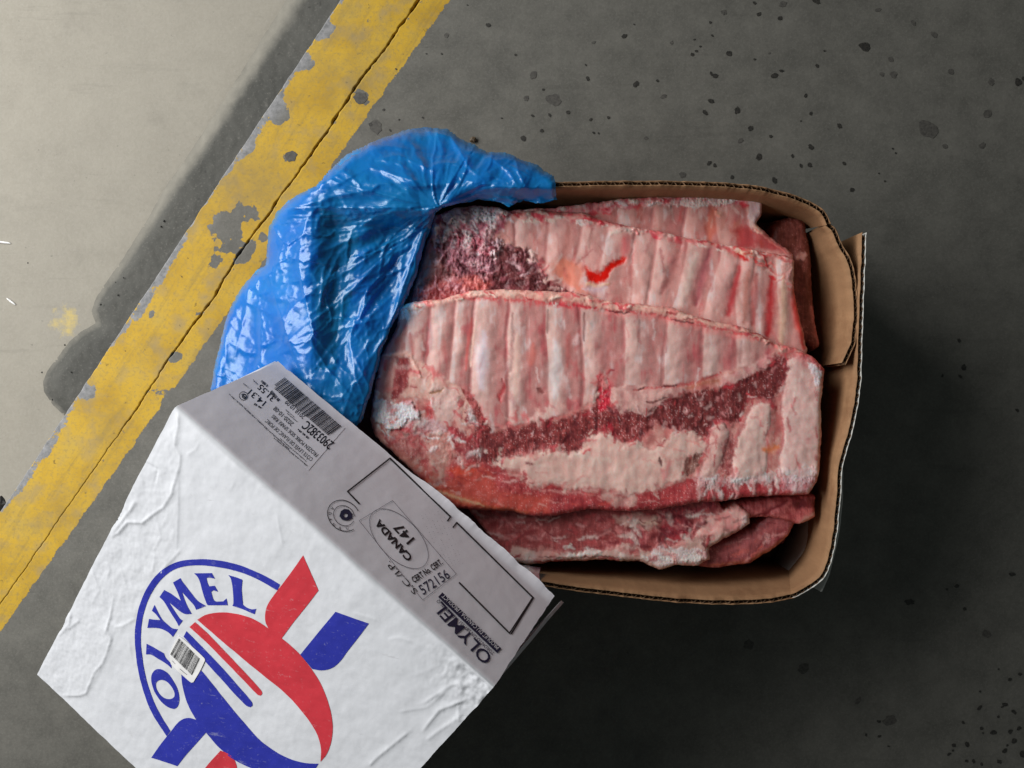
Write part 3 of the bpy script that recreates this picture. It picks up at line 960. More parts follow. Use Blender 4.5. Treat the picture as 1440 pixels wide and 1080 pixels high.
# --- front rack -----------------------------------------------------
out1 = [(562, 432), (580, 424), (620, 420), (660, 409), (695, 406), (735, 407), (770, 409), (812, 411), (860, 424), (905, 427), (942, 431), (985, 446), (1047, 459), (1072, 469), (1090, 483),
        (1112, 487), (1130, 492), (1149, 504), (1163, 520), (1161, 540), (1157, 562), (1158, 610), (1155, 667), (1147, 686), (1140, 697), (1095, 698), (1045, 701), (1020, 706), (990, 706),
        (955, 712), (922, 718), (870, 720), (830, 716), (780, 727), (767, 727), (740, 726), (717, 720), (672, 718), (642, 715), (612, 695), (582, 665), (550, 635), (527, 615), (520, 590), (525, 550), (534, 505), (557, 457)]
r = Slab(out1, 0.163, thick=0.03, tilt=(-0.000004, 0.0), seed=1)
mem = [(556, 440), (580, 424), (700, 418), (760, 424), (850, 435), (920, 441), (990, 460), (1040, 468), (1092, 486), (1086, 497), (1055, 513), (1022, 522), (985, 535), (952, 542), (892, 548), (862, 545),
       (845, 530), (835, 562), (812, 577), (777, 587), (760, 581), (740, 593), (700, 602), (685, 596), (675, 566), (650, 546), (622, 530), (600, 512), (588, 506), (552, 497), (530, 510), (536, 490), (548, 465)]
r.fat(np.ones_like(r.px), (200, 150, 138), (176, 112, 106), dh=0)
zone = r.mask(mem, 2.0, 0.45)
r.ribs(zone, [(586, 572), (617, 604), (646, 638, 9), (682, 678), (728, 723), (781, 780), (829, 831), (888, 889), (948, 946), (1003, 1001), (1056, 1046)], 430, 570, w=15, hgt=0.0024)
r.streak([(722, 440), (720, 500), (716, 530)], 3.5, (140, 98, 92), 0.6, -0.0012)
for x0_, y0_, x1_, y1_, w_, a_ in [(771, 436, 770, 468, 2, 0.7), (822, 440, 821, 480, 2, 0.8), (666, 448, 660, 510, 2.5, 0.0), (900, 450, 898, 480, 2, 0.5), (985, 478, 984, 520, 5, 0.3), (1043, 480, 1041, 510, 3, 0.5)]:
    if a_ > 0:
        r.streak([(x0_, y0_), (x1_, y1_)], w_ + 0.5, (128, 84, 80), a_, -0.0008, warp=0.2)
for x0_, y0_, x1_, y1_, w_, c_, a_ in [(663, 448, 655, 520, 2.8, (190, 96, 92), 0.8), (669, 450, 661, 515, 2.5, (226, 186, 170), 0.8), (680, 468, 677, 545, 8, (214, 204, 208), 0.8), (728, 470, 724, 560, 5, (218, 186, 172), 0.8),
                                   (782, 482, 780, 560, 8, (222, 206, 202), 0.85), (801, 470, 798, 515, 4, (176, 100, 96), 0.7), (827, 455, 830, 500, 4.5, (214, 180, 168), 0.9), (750, 485, 747, 512, 6, (188, 104, 92), 0.6), (855, 470, 850, 515, 14, (188, 124, 120), 0.7),
                                   (868, 510, 864, 532, 6, (172, 92, 92), 0.6), (888, 455, 888, 530, 6, (206, 174, 164), 0.8), (947, 450, 946, 535, 6, (206, 174, 164), 0.8), (1002, 490, 1001, 525, 6, (212, 184, 174), 0.9), (1030, 485, 1026, 515, 10, (178, 104, 104), 0.6),
                                   (624, 480, 626, 500, 7, (180, 110, 104), 0.6), (578, 470, 580, 500, 5, (172, 90, 84), 0.7), (594, 470, 596, 500, 3, (150, 96, 88), 0.7), (605, 455, 606, 490, 5, (182, 150, 150), 0.6), (1062, 480, 1060, 500, 8, (200, 160, 150), 0.6), (938, 470, 936, 495, 3, (168, 96, 96), 0.5)]:
    r.streak([(x0_, y0_), (x1_, y1_)], w_, c_, a_, 0.0004, warp=0.35)
# spine edge along the top: pale fat band with a red line under it
r.streak([(566, 436), (600, 424), (660, 414), (735, 414), (812, 419), (880, 434), (942, 438), (990, 453), (1047, 466), (1085, 482)], 5.5, (212, 172, 156), 0.9, 0.0016, taper=False, warp=1.3, ragged=0.25)
r.streak([(640, 421), (700, 420), (755, 424), (800, 427), (842, 434)], 4.5, (196, 82, 84), 0.85, -0.0005, ragged=0.9)
r.streak([(770, 427), (838, 433)], 4.0, RED, 0.9, -0.0008, ragged=0.8)
r.streak([(850, 436), (920, 443), (990, 459), (1040, 468), (1090, 486)], 3.5, (188, 72, 76), 0.9, -0.0008, ragged=0.9)
r.streak([(845, 440), (925, 446), (1000, 466), (1060, 478)], 5, (222, 138, 132), 0.5, 0)
r.streak([(856, 437), (885, 440)], 1.6, DRK, 0.8, -0.001)
r.streak([(945, 449), (975, 455)], 1.6, DRK, 0.7, -0.001)
r.streak([(1035, 464), (1070, 474)], 1.6, DRK, 0.6, -0.001)
# upper left corner: frosty knobs
r.frost(r.mask([(562, 424), (600, 420), (600, 434), (575, 450), (556, 455)], 3), (214, 202, 200), 0.85)
# lean band
lean1 = [(640, 545), (652, 552), (676, 576), (688, 603), (705, 606), (742, 598), (762, 586), (780, 594), (812, 584), (836, 568), (843, 530), (853, 530), (858, 560), (868, 574), (910, 582), (935, 563), (965, 553), (1005, 547), (1025, 540), (1045, 529),
         (1060, 526), (1083, 516), (1090, 499), (1112, 502), (1106, 520), (1102, 545), (1085, 566), (1060, 556), (1050, 571), (1040, 592), (1010, 594), (996, 614), (980, 617), (960, 607), (935, 602), (922, 592), (905, 617), (885, 624), (867, 624),
         (850, 609), (827, 617), (820, 632), (800, 642), (782, 632), (760, 637), (700, 650), (672, 660), (655, 648), (650, 620), (665, 612), (670, 598), (655, 578)]
r.halo(lean1, (190, 84, 88), outer=13, amt=0.6)
m = r.mask(lean1, 2.6, 1.1)
r.lean(m, (94, 34, 36), (158, 76, 74), 0.6, rel=0.0012)
r.setpart(m, 2, 'lean_strip', 'dark red lean meat with frost specks')
m = r.mask([(880, 540), (1000, 545), (1110, 500), (1108, 530), (1090, 568), (1060, 560), (1040, 594), (985, 618), (930, 600), (890, 590)], 14, 1.0) * m
r.lay(m * 0.35, A((74, 34, 34)))
# pale flap under the ribs at the right
fl = [(848, 538), (862, 545), (900, 541), (950, 542), (966, 551), (938, 562), (915, 578), (905, 583), (872, 578), (858, 566)]
m = r.mask(fl, 1.6, 0.7)
r.fat(m, (204, 166, 158), (186, 138, 132), dh=0.0012)
r.streak([(892, 548), (920, 545), (952, 542), (985, 536), (1015, 524)], 2.8, (176, 66, 66), 0.75, -0.0012, ragged=0.6)
r.streak([(899, 548), (906, 545)], 1.8, DRK, 0.8, -0.002)
r.streak([(930, 543), (952, 541)], 1.8, (96, 36, 36), 0.9, -0.002)
r.streak([(910, 566), (940, 560)], 1.8, (96, 48, 46), 0.8, -0.0015)
r.streak([(966, 545), (985, 540), (1010, 535)], 4, (172, 100, 72), 0.6, 0.0)
m = r.mask([(1020, 528), (1050, 516), (1085, 497), (1090, 505), (1075, 520), (1050, 528), (1030, 540), (1012, 545)], 1.8, 0.8)
r.fat(m, (206, 164, 158), (190, 130, 128), dh=0.001)
# red notch
r.lean(r.mask([(838, 528), (846, 524), (857, 533), (860, 545), (855, 575), (842, 580), (838, 560), (843, 545)], 2, 0.4), (168, 30, 48), (206, 70, 84), 0.6, -0.0006, spc=(235, 170, 170))
# fat body below
fat1 = [(690, 652), (705, 645), (735, 640), (765, 632), (782, 630), (800, 639), (818, 630), (826, 615), (850, 606), (862, 615), (876, 623), (896, 620), (902, 630), (920, 632), (934, 622), (950, 607), (964, 604), (982, 614), (994, 622), (991, 640), (962, 643), (960, 672),
        (932, 680), (920, 690), (885, 695), (860, 687), (832, 685), (800, 687), (777, 677), (750, 687), (738, 676), (732, 662), (700, 655)]
r.halo(fat1, (196, 120, 116), outer=9, amt=0.6)
m = r.mask(fat1, 2.6, 0.9)
r.fat(m, (226, 203, 189), (210, 174, 162), dh=0.0028, rel=0.00025)
r.setpart(m, 3, 'fat_cap', 'broad pale patch of fat')
lo = r.mask([(600, 640), (640, 640), (700, 656), (736, 676), (750, 690), (777, 680), (800, 690), (885, 698), (925, 690), (965, 674), (1000, 670), (1040, 675), (1150, 672), (1150, 700), (1040, 704), (990, 710), (922, 722), (870, 724), (780, 730), (700, 724), (640, 718), (600, 690), (580, 660)], 2.5, 0.9)
r.lean(lo, (146, 54, 58), (182, 84, 84), 0.4, -0.0003, spc=(220, 160, 152), rel=0.0007)
for _k in range(12):
    _a = np.random.RandomState(_k + 60)
    _x, _y = _a.uniform(610, 1130), _a.uniform(655, 715)
    r.streak([(_x, _y), (_x + _a.uniform(10, 45), _y + _a.uniform(-6, 6))], _a.uniform(0.8, 2.2), (220, 176, 168), _a.uniform(0.25, 0.7) * 1.0, 0.0003, ragged=0.7)
r.setpart(lo, 4, 'lower_lean', 'smooth red lean edge')
m = r.mask([(625, 665), (660, 650), (690, 662), (700, 690), (775, 700), (772, 722), (700, 722), (640, 712), (610, 690)], 8, 0.8)
r.lay(m * 0.6, A((196, 92, 76)))
r.streak([(628, 660), (652, 664), (664, 662)], 7, (204, 84, 66), 0.8, 0)
r.streak([(600, 675), (640, 700), (690, 714), (740, 722)], 6, (206, 112, 84), 0.7, 0.0006)
r.streak([(615, 690), (650, 702), (680, 712)], 2.5, (216, 176, 140), 0.8, 0.0006)
r.streak([(700, 655), (740, 665), (760, 690), (800, 692), (850, 700), (880, 712)], 2.0, (206, 150, 142), 0.6, 0.0004, ragged=0.5)
m = r.mask([(845, 690), (880, 692), (900, 700), (895, 712), (868, 716), (850, 702)], 2.5, 1)
r.fat(m, (200, 160, 150), (176, 124, 118))
# left fat and bone end
m = r.mask([(556, 505), (590, 506), (622, 528), (650, 546), (676, 572), (672, 598), (655, 598), (640, 580), (620, 570), (600, 560), (570, 560), (545, 545)], 2, 0.8)
r.fat(m, (212, 186, 168), (204, 158, 146), dh=0.0012)
m = r.mask([(612, 540), (640, 545), (645, 572), (632, 600), (615, 590), (606, 565)], 3, 0.8)
r.fat(m, (206, 184, 178), (200, 170, 160), dh=0.001)
r.streak([(605, 553), (618, 550), (625, 546)], 2.4, (150, 108, 76), 0.9, -0.002)
r.streak([(538, 500), (552, 497), (572, 498), (583, 510), (592, 528)], 3.2, (214, 170, 156), 0.9, 0.003)
r.lean(r.mask([(556, 502), (574, 503), (578, 520), (572, 545), (560, 560), (550, 560), (554, 530)], 2.5, 0.5), (128, 52, 56), (166, 82, 80), 0.1, -0.002)
r.lay(r.mask([(532, 505), (552, 500), (556, 520), (548, 545), (532, 555), (526, 530)], 4, 0.7) * 0.6, A((178, 116, 112)))
r.lean(r.mask([(648, 545), (662, 552), (676, 575), (684, 596), (670, 600), (654, 590), (660, 572)], 1.6, 0.8), (120, 46, 46), (170, 92, 88), 0.4, -0.001)
m = r.mask([(530, 600), (560, 595), (600, 600), (640, 610), (660, 640), (650, 655), (610, 640), (575, 645), (545, 630)], 5, 1)
r.lean(m, (166, 88, 88), (204, 146, 138), 0.4, 0.0, rel=0.0012)
m = r.mask([(604, 600), (622, 602), (640, 618), (636, 650), (625, 682), (606, 668), (600, 640)], 5, 1)
r.fat(m, (206, 166, 152), (190, 136, 126), dh=0.0008)
r.lean(r.mask([(632, 600), (655, 605), (654, 630), (645, 638), (636, 620)], 1.8, 0.8), (122, 44, 50), (160, 80, 80), 0.3, -0.001)
r.streak([(552, 632), (580, 655), (610, 672)], 9, (206, 138, 122), 0.5, 0.001)
r.lay(r.mask([(598, 566), (606, 566), (610, 590), (600, 596)], 3, 0.6) * 0.8, A((190, 66, 70)))
r.streak([(706, 534), (708, 545), (702, 562)], 3.2, (150, 44, 48), 0.9, -0.0018)
r.streak([(702, 556), (704, 566)], 3.0, (176, 84, 84), 0.8, -0.001)
r.streak([(757, 545), (764, 552)], 3.6, (128, 70, 66), 0.85, -0.0025)
m = r.mask([(550, 575), (580, 585), (618, 590), (640, 612), (600, 608), (560, 604)], 6, 1)
r.frost(m, (214, 200, 202), 0.5)
for _k in range(34):
    _a = np.random.RandomState(_k + 160)
    _x, _y = _a.uniform(535, 665), _a.uniform(560, 690)
    r.streak([(_x, _y), (_x + _a.uniform(-14, 14), _y + _a.uniform(4, 22))], _a.uniform(1.0, 3.5), [(176, 66, 72), (222, 190, 182), (196, 110, 106), (140, 52, 56)][_k % 4], _a.uniform(0.3, 0.75), 0.0004 * (_k % 2), ragged=0.8)
# bone ends on the right
for poly, c0, c1 in (([(1108, 505), (1120, 500), (1138, 504), (1152, 516), (1158, 540), (1156, 610), (1152, 668), (1130, 672), (1100, 666), (1096, 645), (1104, 620), (1100, 598), (1100, 560), (1106, 540)], (226, 206, 198), (208, 172, 164)),
                     ([(1057, 573), (1072, 567), (1083, 568), (1085, 590), (1076, 620), (1080, 645), (1076, 668), (1056, 672), (1034, 678), (1030, 655), (1036, 622), (1046, 600)], (226, 206, 194), (206, 174, 164)),
                     ([(1003, 596), (1020, 595), (1026, 610), (1022, 630), (1012, 655), (1000, 676), (982, 672), (994, 642), (998, 620)], (208, 180, 170), (190, 150, 142))):
    r.halo(poly, (190, 84, 92), outer=8, amt=0.8)
    m = r.mask(poly, 2.6, 0.8)
    d_ = np.clip(sdpoly(r.px, r.py, poly) / 14, 0, 1)
    r.fat(m, c0, c1, dh=0.001, rel=0.0002)
    r.h += m * 0.0035 * np.sqrt(d_)
    r.setpart(m, 30 + len(r.names), 'bone_end')
r.streak([(1116, 500), (1128, 506), (1136, 515)], 7, (196, 110, 112), 0.6, 0)
r.frost(r.mask([(1138, 508), (1156, 512), (1160, 530), (1154, 545), (1144, 540)], 3, 1), (220, 212, 216), 0.8)
r.streak([(1093, 575), (1094, 600), (1088, 620)], 5, (170, 96, 92), 0.8, -0.001)
r.streak([(1074, 632), (1086, 632), (1095, 630)], 6, (206, 124, 84), 0.9, 0.0)
r.lean(r.mask([(963, 645), (988, 636), (984, 655), (968, 672), (960, 668)], 1.8, 1), (110, 62, 56), (168, 130, 118), 0.4)
r.lean(r.mask([(1016, 618), (1032, 612), (1034, 640), (1026, 668), (1012, 664)], 1.8, 1), (128, 60, 60), (180, 120, 114), 0.4)
r.streak([(928, 645), (931, 655)], 3, (96, 40, 42), 0.9, -0.002)
r.streak([(930, 660), (936, 672), (942, 650)], 4, (206, 130, 128), 0.7, 0)
# frosty lower rim with sawn bone pieces
m = r.mask([(978, 668), (1000, 672), (1040, 672), (1085, 662), (1150, 655), (1150, 678), (1090, 682), (1040, 684), (1000, 690), (980, 682)], 3, 1.1)
r.frost(m, (218, 198, 194), 0.5)
for x_ in (983, 1003, 1035, 1060, 1092):
    r.streak([(x_, 672), (x_ + 2, 705)], 3.0, (206, 170, 164), 0.8, 0.0012)
for x_ in (1032, 1089, 993):
    r.streak([(x_, 676), (x_ + 2, 704)], 1.3, (96, 36, 38), 0.8, -0.0015)
r.frost(r.mask([(1095, 672), (1150, 664), (1146, 690), (1130, 695), (1098, 690)], 4, 1), (214, 190, 192), 0.5)
# crushed white frost clump at the left
m = r.mask([(524, 568), (540, 560), (558, 566), (574, 566), (592, 578), (590, 590), (572, 590), (568, 602), (545, 603), (526, 592)], 1.5, 0.9)
r.lay(m, A((222, 226, 230)))
r.h += m * (0.0042 + 0.0022 * r.nf + 0.0016 * r.ns)
r.rough = r.rough * (1 - m) + 0.8 * m
r.setpart(m, 5, 'frost_clump', 'crumbly white frozen fat at the left edge')
r.streak([(560, 605), (572, 612), (590, 606)], 3, (110, 84, 76), 0.7, -0.001, ragged=0.7)
r.lay(sstep(0.4, 0.8, r.ns + 0.5 * r.nm)[:] * 0.22 * (1 - zone), A((226, 214, 210)))
spine = [(566, 436), (600, 424), (660, 412), (735, 412), (812, 416), (880, 431), (942, 436), (990, 452), (1047, 464), (1085, 482), (1115, 490), (1160, 520)]
r.scatter(spine, 90, [(226, 200, 184), (218, 176, 162), (190, 70, 80), (206, 120, 116), (222, 186, 170)], 1, w=(1.2, 3.6), L=(3, 16), ang=0.18, dh=0.0035, path=True, jit=3.0)
r.scatter(spine, 40, [(182, 44, 58), (150, 34, 42), (206, 104, 104)], 2, w=(0.9, 2.2), L=(4, 16), ang=0.18, dh=-0.0012, path=True, jit=3.5)
r.scatter(lean1, 70, [(206, 170, 166), (196, 140, 138), (178, 100, 100)], 3, w=(0.7, 1.6), L=(2, 9), ang=1.5, a=(0.3, 0.8), dh=0.0008)
r.scatter(lean1, 110, [(72, 24, 30), (92, 30, 38)], 4, w=(0.9, 2.4), L=(3, 14), ang=1.5, a=(0.3, 0.8), dh=-0.001)
r.scatter(lean1 + lean1[:1], 80, [(176, 56, 66), (196, 84, 88), (118, 38, 46), (150, 46, 54)], 5, w=(1.0, 3.2), L=(3, 12), a=(0.4, 0.9), dh=0.0008, path=True, jit=3.5)
r.scatter(fat1 + fat1[:1], 70, [(222, 194, 180), (186, 90, 92), (150, 56, 62), (176, 74, 78)], 6, w=(0.9, 2.2), L=(3, 12), a=(0.35, 0.85), dh=0.0008, path=True, jit=4)
r.scatter(fat1, 16, [(204, 132, 124), (224, 204, 190)], 7, w=(1.0, 3.0), L=(6, 26), ang=0.1, a=(0.2, 0.5), dh=0.0003)
r.scatter([(890, 575), (1000, 555), (1100, 505), (1105, 560), (1050, 600), (1000, 610), (900, 610)], 40, [(206, 172, 166), (190, 128, 126), (70, 26, 30)], 8, w=(0.9, 2.6), L=(3, 12), dh=0.0014)
r.scatter([(985, 590), (1100, 560), (1155, 520), (1155, 690), (985, 690)], 60, [(196, 96, 100), (224, 204, 196), (168, 64, 70), (214, 170, 162)], 9, w=(0.9, 2.8), L=(4, 22), ang=1.5, a=(0.25, 0.7), dh=0.0008)
r.scatter([(978, 672), (1040, 676), (1090, 668), (1150, 660)], 34, [(226, 210, 206), (228, 214, 210), (206, 160, 156)], 10, w=(1.4, 3.6), L=(2, 9), dh=0.0025, path=True, jit=5)
r.scatter([(985, 690), (1040, 694), (1095, 690), (1150, 686)], 40, [(160, 56, 62), (224, 200, 194), (190, 96, 98)], 11, w=(1.2, 3.4), L=(4, 14), ang=1.5, dh=0.0012, path=True, jit=5)
r.scatter([(525, 505), (600, 510), (670, 570), (690, 650), (620, 690), (545, 630), (522, 590)], 120, [(222, 196, 186), (186, 76, 82), (206, 128, 122), (146, 56, 62), (228, 212, 208)], 12, w=(1.0, 3.8), L=(3, 20), a=(0.3, 0.85), dh=0.0016)
r.scatter([(600, 660), (700, 660), (860, 695), (1000, 690), (1000, 705), (870, 715), (640, 712)], 46, [(206, 140, 132), (214, 170, 160), (150, 50, 56), (196, 84, 76)], 13, w=(0.8, 2.4), L=(3, 18), ang=0.15, a=(0.25, 0.7), dh=0.0006)
r.scatter([(600, 512), (685, 596), (740, 590), (835, 562), (845, 530)], 36, [(224, 196, 184), (204, 120, 118), (220, 178, 166)], 14, w=(1.4, 4.0), L=(4, 16), dh=0.001, path=True, jit=4)
r.scatter(mem, 50, [(186, 104, 104), (226, 206, 200), (170, 84, 86)], 15, w=(1.0, 3.0), L=(8, 34), ang=1.58, a=(0.15, 0.5), dh=0.0002)
r.build('rib_rack', 'front pork rib rack on top with a broad pale fat patch and white bone ends', GRP)

# --- second rack -----------------------------------------------------
out2 = [(575, 425), (588, 385), (598, 345), (610, 302), (640, 290), (670, 287), (704, 290), (720, 298), (760, 293), (790, 297), (820, 297), (845, 306), (885, 317), (920, 322), (947, 328), (995, 338), (1050, 347), (1108, 358), (1119, 366), (1118, 400), (1126, 447), (1137, 492), (1130, 520), (900, 520), (620, 470)]
r = Slab(out2, 0.152, thick=0.026, seed=2, tilt=(0.0, 0.00002))
r.fat(np.ones_like(r.px), (204, 160, 148), (190, 134, 126), dh=0)
mem2 = [(712, 314), (745, 302), (800, 306), (840, 316), (900, 326), (950, 334), (1000, 345), (1055, 356), (1112, 366), (1118, 420), (1134, 495), (1000, 500), (800, 470), (790, 404), (776, 400), (762, 380), (748, 352), (722, 345), (712, 330)]
zone = r.mask(mem2, 2, 0.5)
r.ribs(zone, [(734, 728), (780, 772), (826, 812), (866, 852), (908, 896), (938, 918), (979, 957), (1027, 1008), (1052, 1047), (1074, 1068, 8), (1101, 1100, 9)], 330, 420, w=14, hgt=0.0024, crest=(216, 178, 168), gapc=(192, 142, 134), redamt=0.5)
for pts_, w_, c_, a_, dh_ in [([(958, 342), (945, 380), (930, 412)], 6, (146, 90, 86), 0.75, -0.0018), ([(980, 357), (968, 395), (958, 428)], 7, (216, 190, 178), 0.9, 0.0005), ([(998, 352), (988, 390), (979, 428)], 7, (156, 84, 90), 0.8, -0.0018),
                              ([(1027, 364), (1018, 400), (1008, 428)], 8, (206, 164, 156), 0.85, 0.0005), ([(1040, 375), (1032, 410), (1024, 442)], 6.5, (172, 62, 66), 0.9, -0.0012), ([(1052, 380), (1048, 420), (1045, 455)], 6, (176, 120, 108), 0.8, 0), ([(1064, 385), (1062, 420), (1060, 455)], 7, (156, 76, 74), 0.8, -0.001),
                              ([(1086, 392), (1083, 430), (1080, 470)], 8, (162, 48, 50), 0.95, -0.0012), ([(1102, 390), (1101, 440), (1098, 490)], 6, (200, 168, 146), 0.95, 0.0012), ([(1116, 400), (1121, 440), (1130, 490)], 6, (196, 74, 66), 0.95, 0), ([(834, 322), (830, 350)], 3, (150, 96, 90), 0.6, -0.001), ([(838, 330), (826, 372)], 5, (214, 170, 160), 0.5, 0),
                              ([(879, 335), (876, 362)], 5, (196, 104, 104), 0.7, 0), ([(892, 340), (888, 400)], 4, (182, 116, 110), 0.7, -0.0008), ([(905, 345), (896, 410)], 9, (204, 160, 150), 0.7, 0.0005), ([(800, 320), (795, 360)], 6, (190, 126, 116), 0.6, 0), ([(850, 400), (846, 425)], 6, (196, 186, 190), 0.3, 0)]:
    r.streak(pts_, w_, c_, a_, dh_, warp=0.5)
# translucent orange pocket with the red spot
m = r.mask([(776, 372), (792, 362), (816, 370), (822, 380), (816, 398), (830, 412), (815, 412), (795, 398), (782, 388)], 5, 0.8)
r.lay(m * 0.75, A((212, 128, 104)))
r.h -= m * 0.0012
m = r.mask([(822, 376), (828, 382), (840, 384), (852, 374), (864, 366), (878, 361), (881, 365), (866, 376), (856, 386), (848, 396), (838, 399), (828, 396), (823, 388)], 3.6, 1.0)
r.lay(m, A((196, 44, 36)))
r.h -= m * 0.0022
r.rough -= 0.12 * m
r.streak([(824, 398), (840, 404), (856, 398)], 3, (226, 176, 140), 0.7, 0.001)
r.streak([(820, 406), (838, 408), (852, 404)], 4.5, (200, 184, 190), 0.7, 0)
# bloody lean at the left
ln = [(606, 330), (640, 318), (668, 330), (690, 335), (704, 345), (722, 345), (746, 352), (762, 378), (778, 398), (806, 412), (800, 420), (600, 440), (578, 425), (592, 385)]
m = r.mask(ln, 2.5, 1)
r.ragged(m, (78, 30, 32), (142, 76, 76), (190, 142, 138), h=0.006, bias=-0.15)
r.setpart(m, 2, 'lean_strip', 'dark ragged lean meat with frost')
r.lay(r.mask([(700, 355), (745, 350), (765, 385), (800, 412), (700, 412), (690, 390)], 8, 1) * 0.55, A((74, 30, 34)))
m = r.mask([(608, 300), (640, 289), (668, 286), (712, 290), (722, 300), (708, 320), (690, 336), (640, 335), (610, 335)], 3, 1)
r.ragged(m, (104, 44, 54), (186, 118, 126), (222, 196, 192), h=0.007, bias=0.12)
m = r.mask([(618, 300), (640, 290), (660, 300), (655, 312), (630, 314)], 2, 1)
r.frost(m, (222, 206, 200), 0.9, 0.0045)
m = r.mask([(662, 288), (700, 288), (712, 296), (704, 310), (690, 312), (668, 306)], 2, 1)
r.frost(m, (220, 212, 210), 0.9, 0.0045)
m = r.mask([(672, 345), (695, 338), (708, 336), (704, 352), (695, 362), (678, 358)], 2, 1)
r.frost(m, (214, 200, 202), 0.9, 0.0045)
r.streak([(700, 308), (692, 322), (688, 334)], 4, (214, 180, 172), 0.8, 0.002)
r.ragged(r.mask([(612, 330), (660, 330), (704, 345), (694, 385), (645, 384), (612, 364)], 8, 1), (84, 36, 44), (160, 108, 118), (196, 160, 166), h=0.006, bias=-0.05)
r.lay(r.mask([(590, 345), (612, 345), (622, 372), (612, 392), (588, 395)], 7, 1) * 0.85, A((132, 92, 88)))
m = r.mask([(600, 398), (640, 388), (680, 390), (693, 400), (680, 408), (630, 412), (590, 415)], 4, 1)
r.lean(m, (158, 72, 72), (194, 112, 104), 0.3, 0.001)
r.lean(r.mask([(575, 405), (640, 402), (665, 410), (640, 425), (575, 428)], 4, 1), (120, 44, 48), (168, 86, 84), 0.3, 0)
# red edge along the top right
r.streak([(860, 314), (900, 322), (945, 332), (990, 341)], 5, (204, 112, 112), 0.8, 0.0012, ragged=0.8)
r.streak([(745, 300), (790, 302), (830, 308), (870, 318)], 6, (206, 126, 122), 0.7, 0.0015, ragged=0.7)
r.frost(r.mask([(725, 300), (770, 296), (790, 304), (780, 312), (735, 312)], 3, 1), (216, 200, 184), 0.7)
r.frost(r.mask([(808, 310), (830, 308), (832, 316), (812, 320)], 2, 1), (224, 208, 200), 0.8)
r.lay(r.mask([(748, 298), (765, 302), (762, 310), (748, 306)], 2, 1), A((182, 74, 82)))
r.streak([(1003, 342), (1040, 350), (1075, 354), (1112, 360)], 6, (192, 66, 68), 0.85, -0.0005, ragged=0.9)
r.streak([(1020, 346), (1035, 352), (1050, 366)], 5, (186, 30, 32), 0.95, -0.001)
m = r.mask([(1032, 348), (1045, 350), (1062, 354), (1060, 362), (1048, 360), (1036, 354)], 1.6, 1)
r.fat(m, (224, 196, 162), (214, 166, 144), dh=0.0028)
r.lay(r.mask([(1058, 362), (1080, 362), (1078, 378), (1062, 378)], 5, 1) * 0.6, A((110, 60, 48)))
r.frost(r.mask([(1098, 370), (1112, 366), (1118, 380), (1110, 395), (1096, 385)], 3, 1), (206, 160, 150), 0.6, 0.0015)
r.streak([(1112, 380), (1108, 396), (1114, 402)], 3, (214, 162, 156), 0.9, 0.002)
r.scatter([(606, 300), (640, 288), (700, 288), (722, 300), (706, 325), (700, 360), (640, 345), (608, 335)], 90, [(230, 216, 214), (222, 196, 194), (186, 96, 108), (140, 60, 72), (226, 206, 200)], 21, w=(1.4, 4.2), L=(3, 16), a=(0.4, 0.95), dh=0.004)
r.scatter([(606, 340), (700, 340), (740, 352), (795, 410), (600, 415)], 90, [(70, 28, 34), (150, 84, 92), (200, 164, 166), (110, 48, 56), (184, 130, 134)], 22, w=(1.2, 3.6), L=(3, 14), a=(0.35, 0.9), dh=0.003)
sp2 = [(700, 300), (745, 300), (800, 303), (860, 314), (900, 322), (945, 332), (990, 341), (1040, 350), (1110, 360)]
r.scatter(sp2, 110, [(226, 200, 188), (190, 66, 78), (206, 118, 116), (222, 180, 168), (160, 44, 54)], 23, w=(1.2, 3.8), L=(3, 15), ang=0.15, dh=0.003, path=True, jit=4)
r.scatter([(1040, 345), (1112, 362), (1120, 410), (1060, 375)], 30, [(222, 180, 168), (180, 40, 46), (206, 110, 104)], 24, w=(0.8, 2.2), L=(4, 20), ang=0.3, dh=0.0015)
r.scatter(mem2, 50, [(186, 96, 96), (226, 204, 196), (166, 76, 80)], 25, w=(1.0, 3.2), L=(8, 34), ang=1.75, a=(0.15, 0.5), dh=0.0002)
r.scatter([(745, 352), (762, 378), (776, 400), (800, 412)], 26, [(222, 186, 176), (190, 100, 102), (120, 44, 50)], 26, w=(1.2, 3.2), L=(3, 12), dh=0.002, path=True, jit=4)
r.build('rib_rack', 'middle rib rack with a bright red spot between pink ribs', GRP)

# --- third rack, topmost in the picture ---------------------------------
out3 = [(690, 296), (730, 294), (780, 291), (830, 284), (860, 280), (920, 276), (980, 272), (1030, 270), (1066, 269), (1073, 276), (1072, 300), (1064, 314), (1080, 328), (1096, 340), (1118, 358), (1112, 380), (1000, 372), (850, 350), (720, 330)]
r = Slab(out3, 0.141, thick=0.03, seed=3, rnd=7)
r.fat(np.ones_like(r.px), (200, 150, 142), (186, 128, 122), dh=0)
zone = r.mask([(850, 296), (930, 291), (985, 290), (1050, 284), (1055, 310), (1100, 350), (1000, 350), (850, 330)], 3, 0.6)
r.ribs(zone, [(880, 878), (925, 925), (975, 976), (1020, 1022), (1062, 1066)], 285, 340, w=15, hgt=0.0018, crest=(206, 162, 152), gapc=(182, 126, 120), redamt=0.6)
r.streak([(1003, 295), (1000, 315), (998, 335)], 8, (196, 112, 92), 0.8, -0.0008)
r.streak([(1018, 300), (1016, 322)], 6, (160, 96, 84), 0.6, -0.0008)
r.streak([(1036, 315), (1040, 335)], 10, (198, 122, 106), 0.7, 0)
r.lay(r.mask([(1030, 322), (1060, 316), (1086, 336), (1110, 356), (1040, 346)], 6, 1) * 0.8, A((160, 52, 56)))
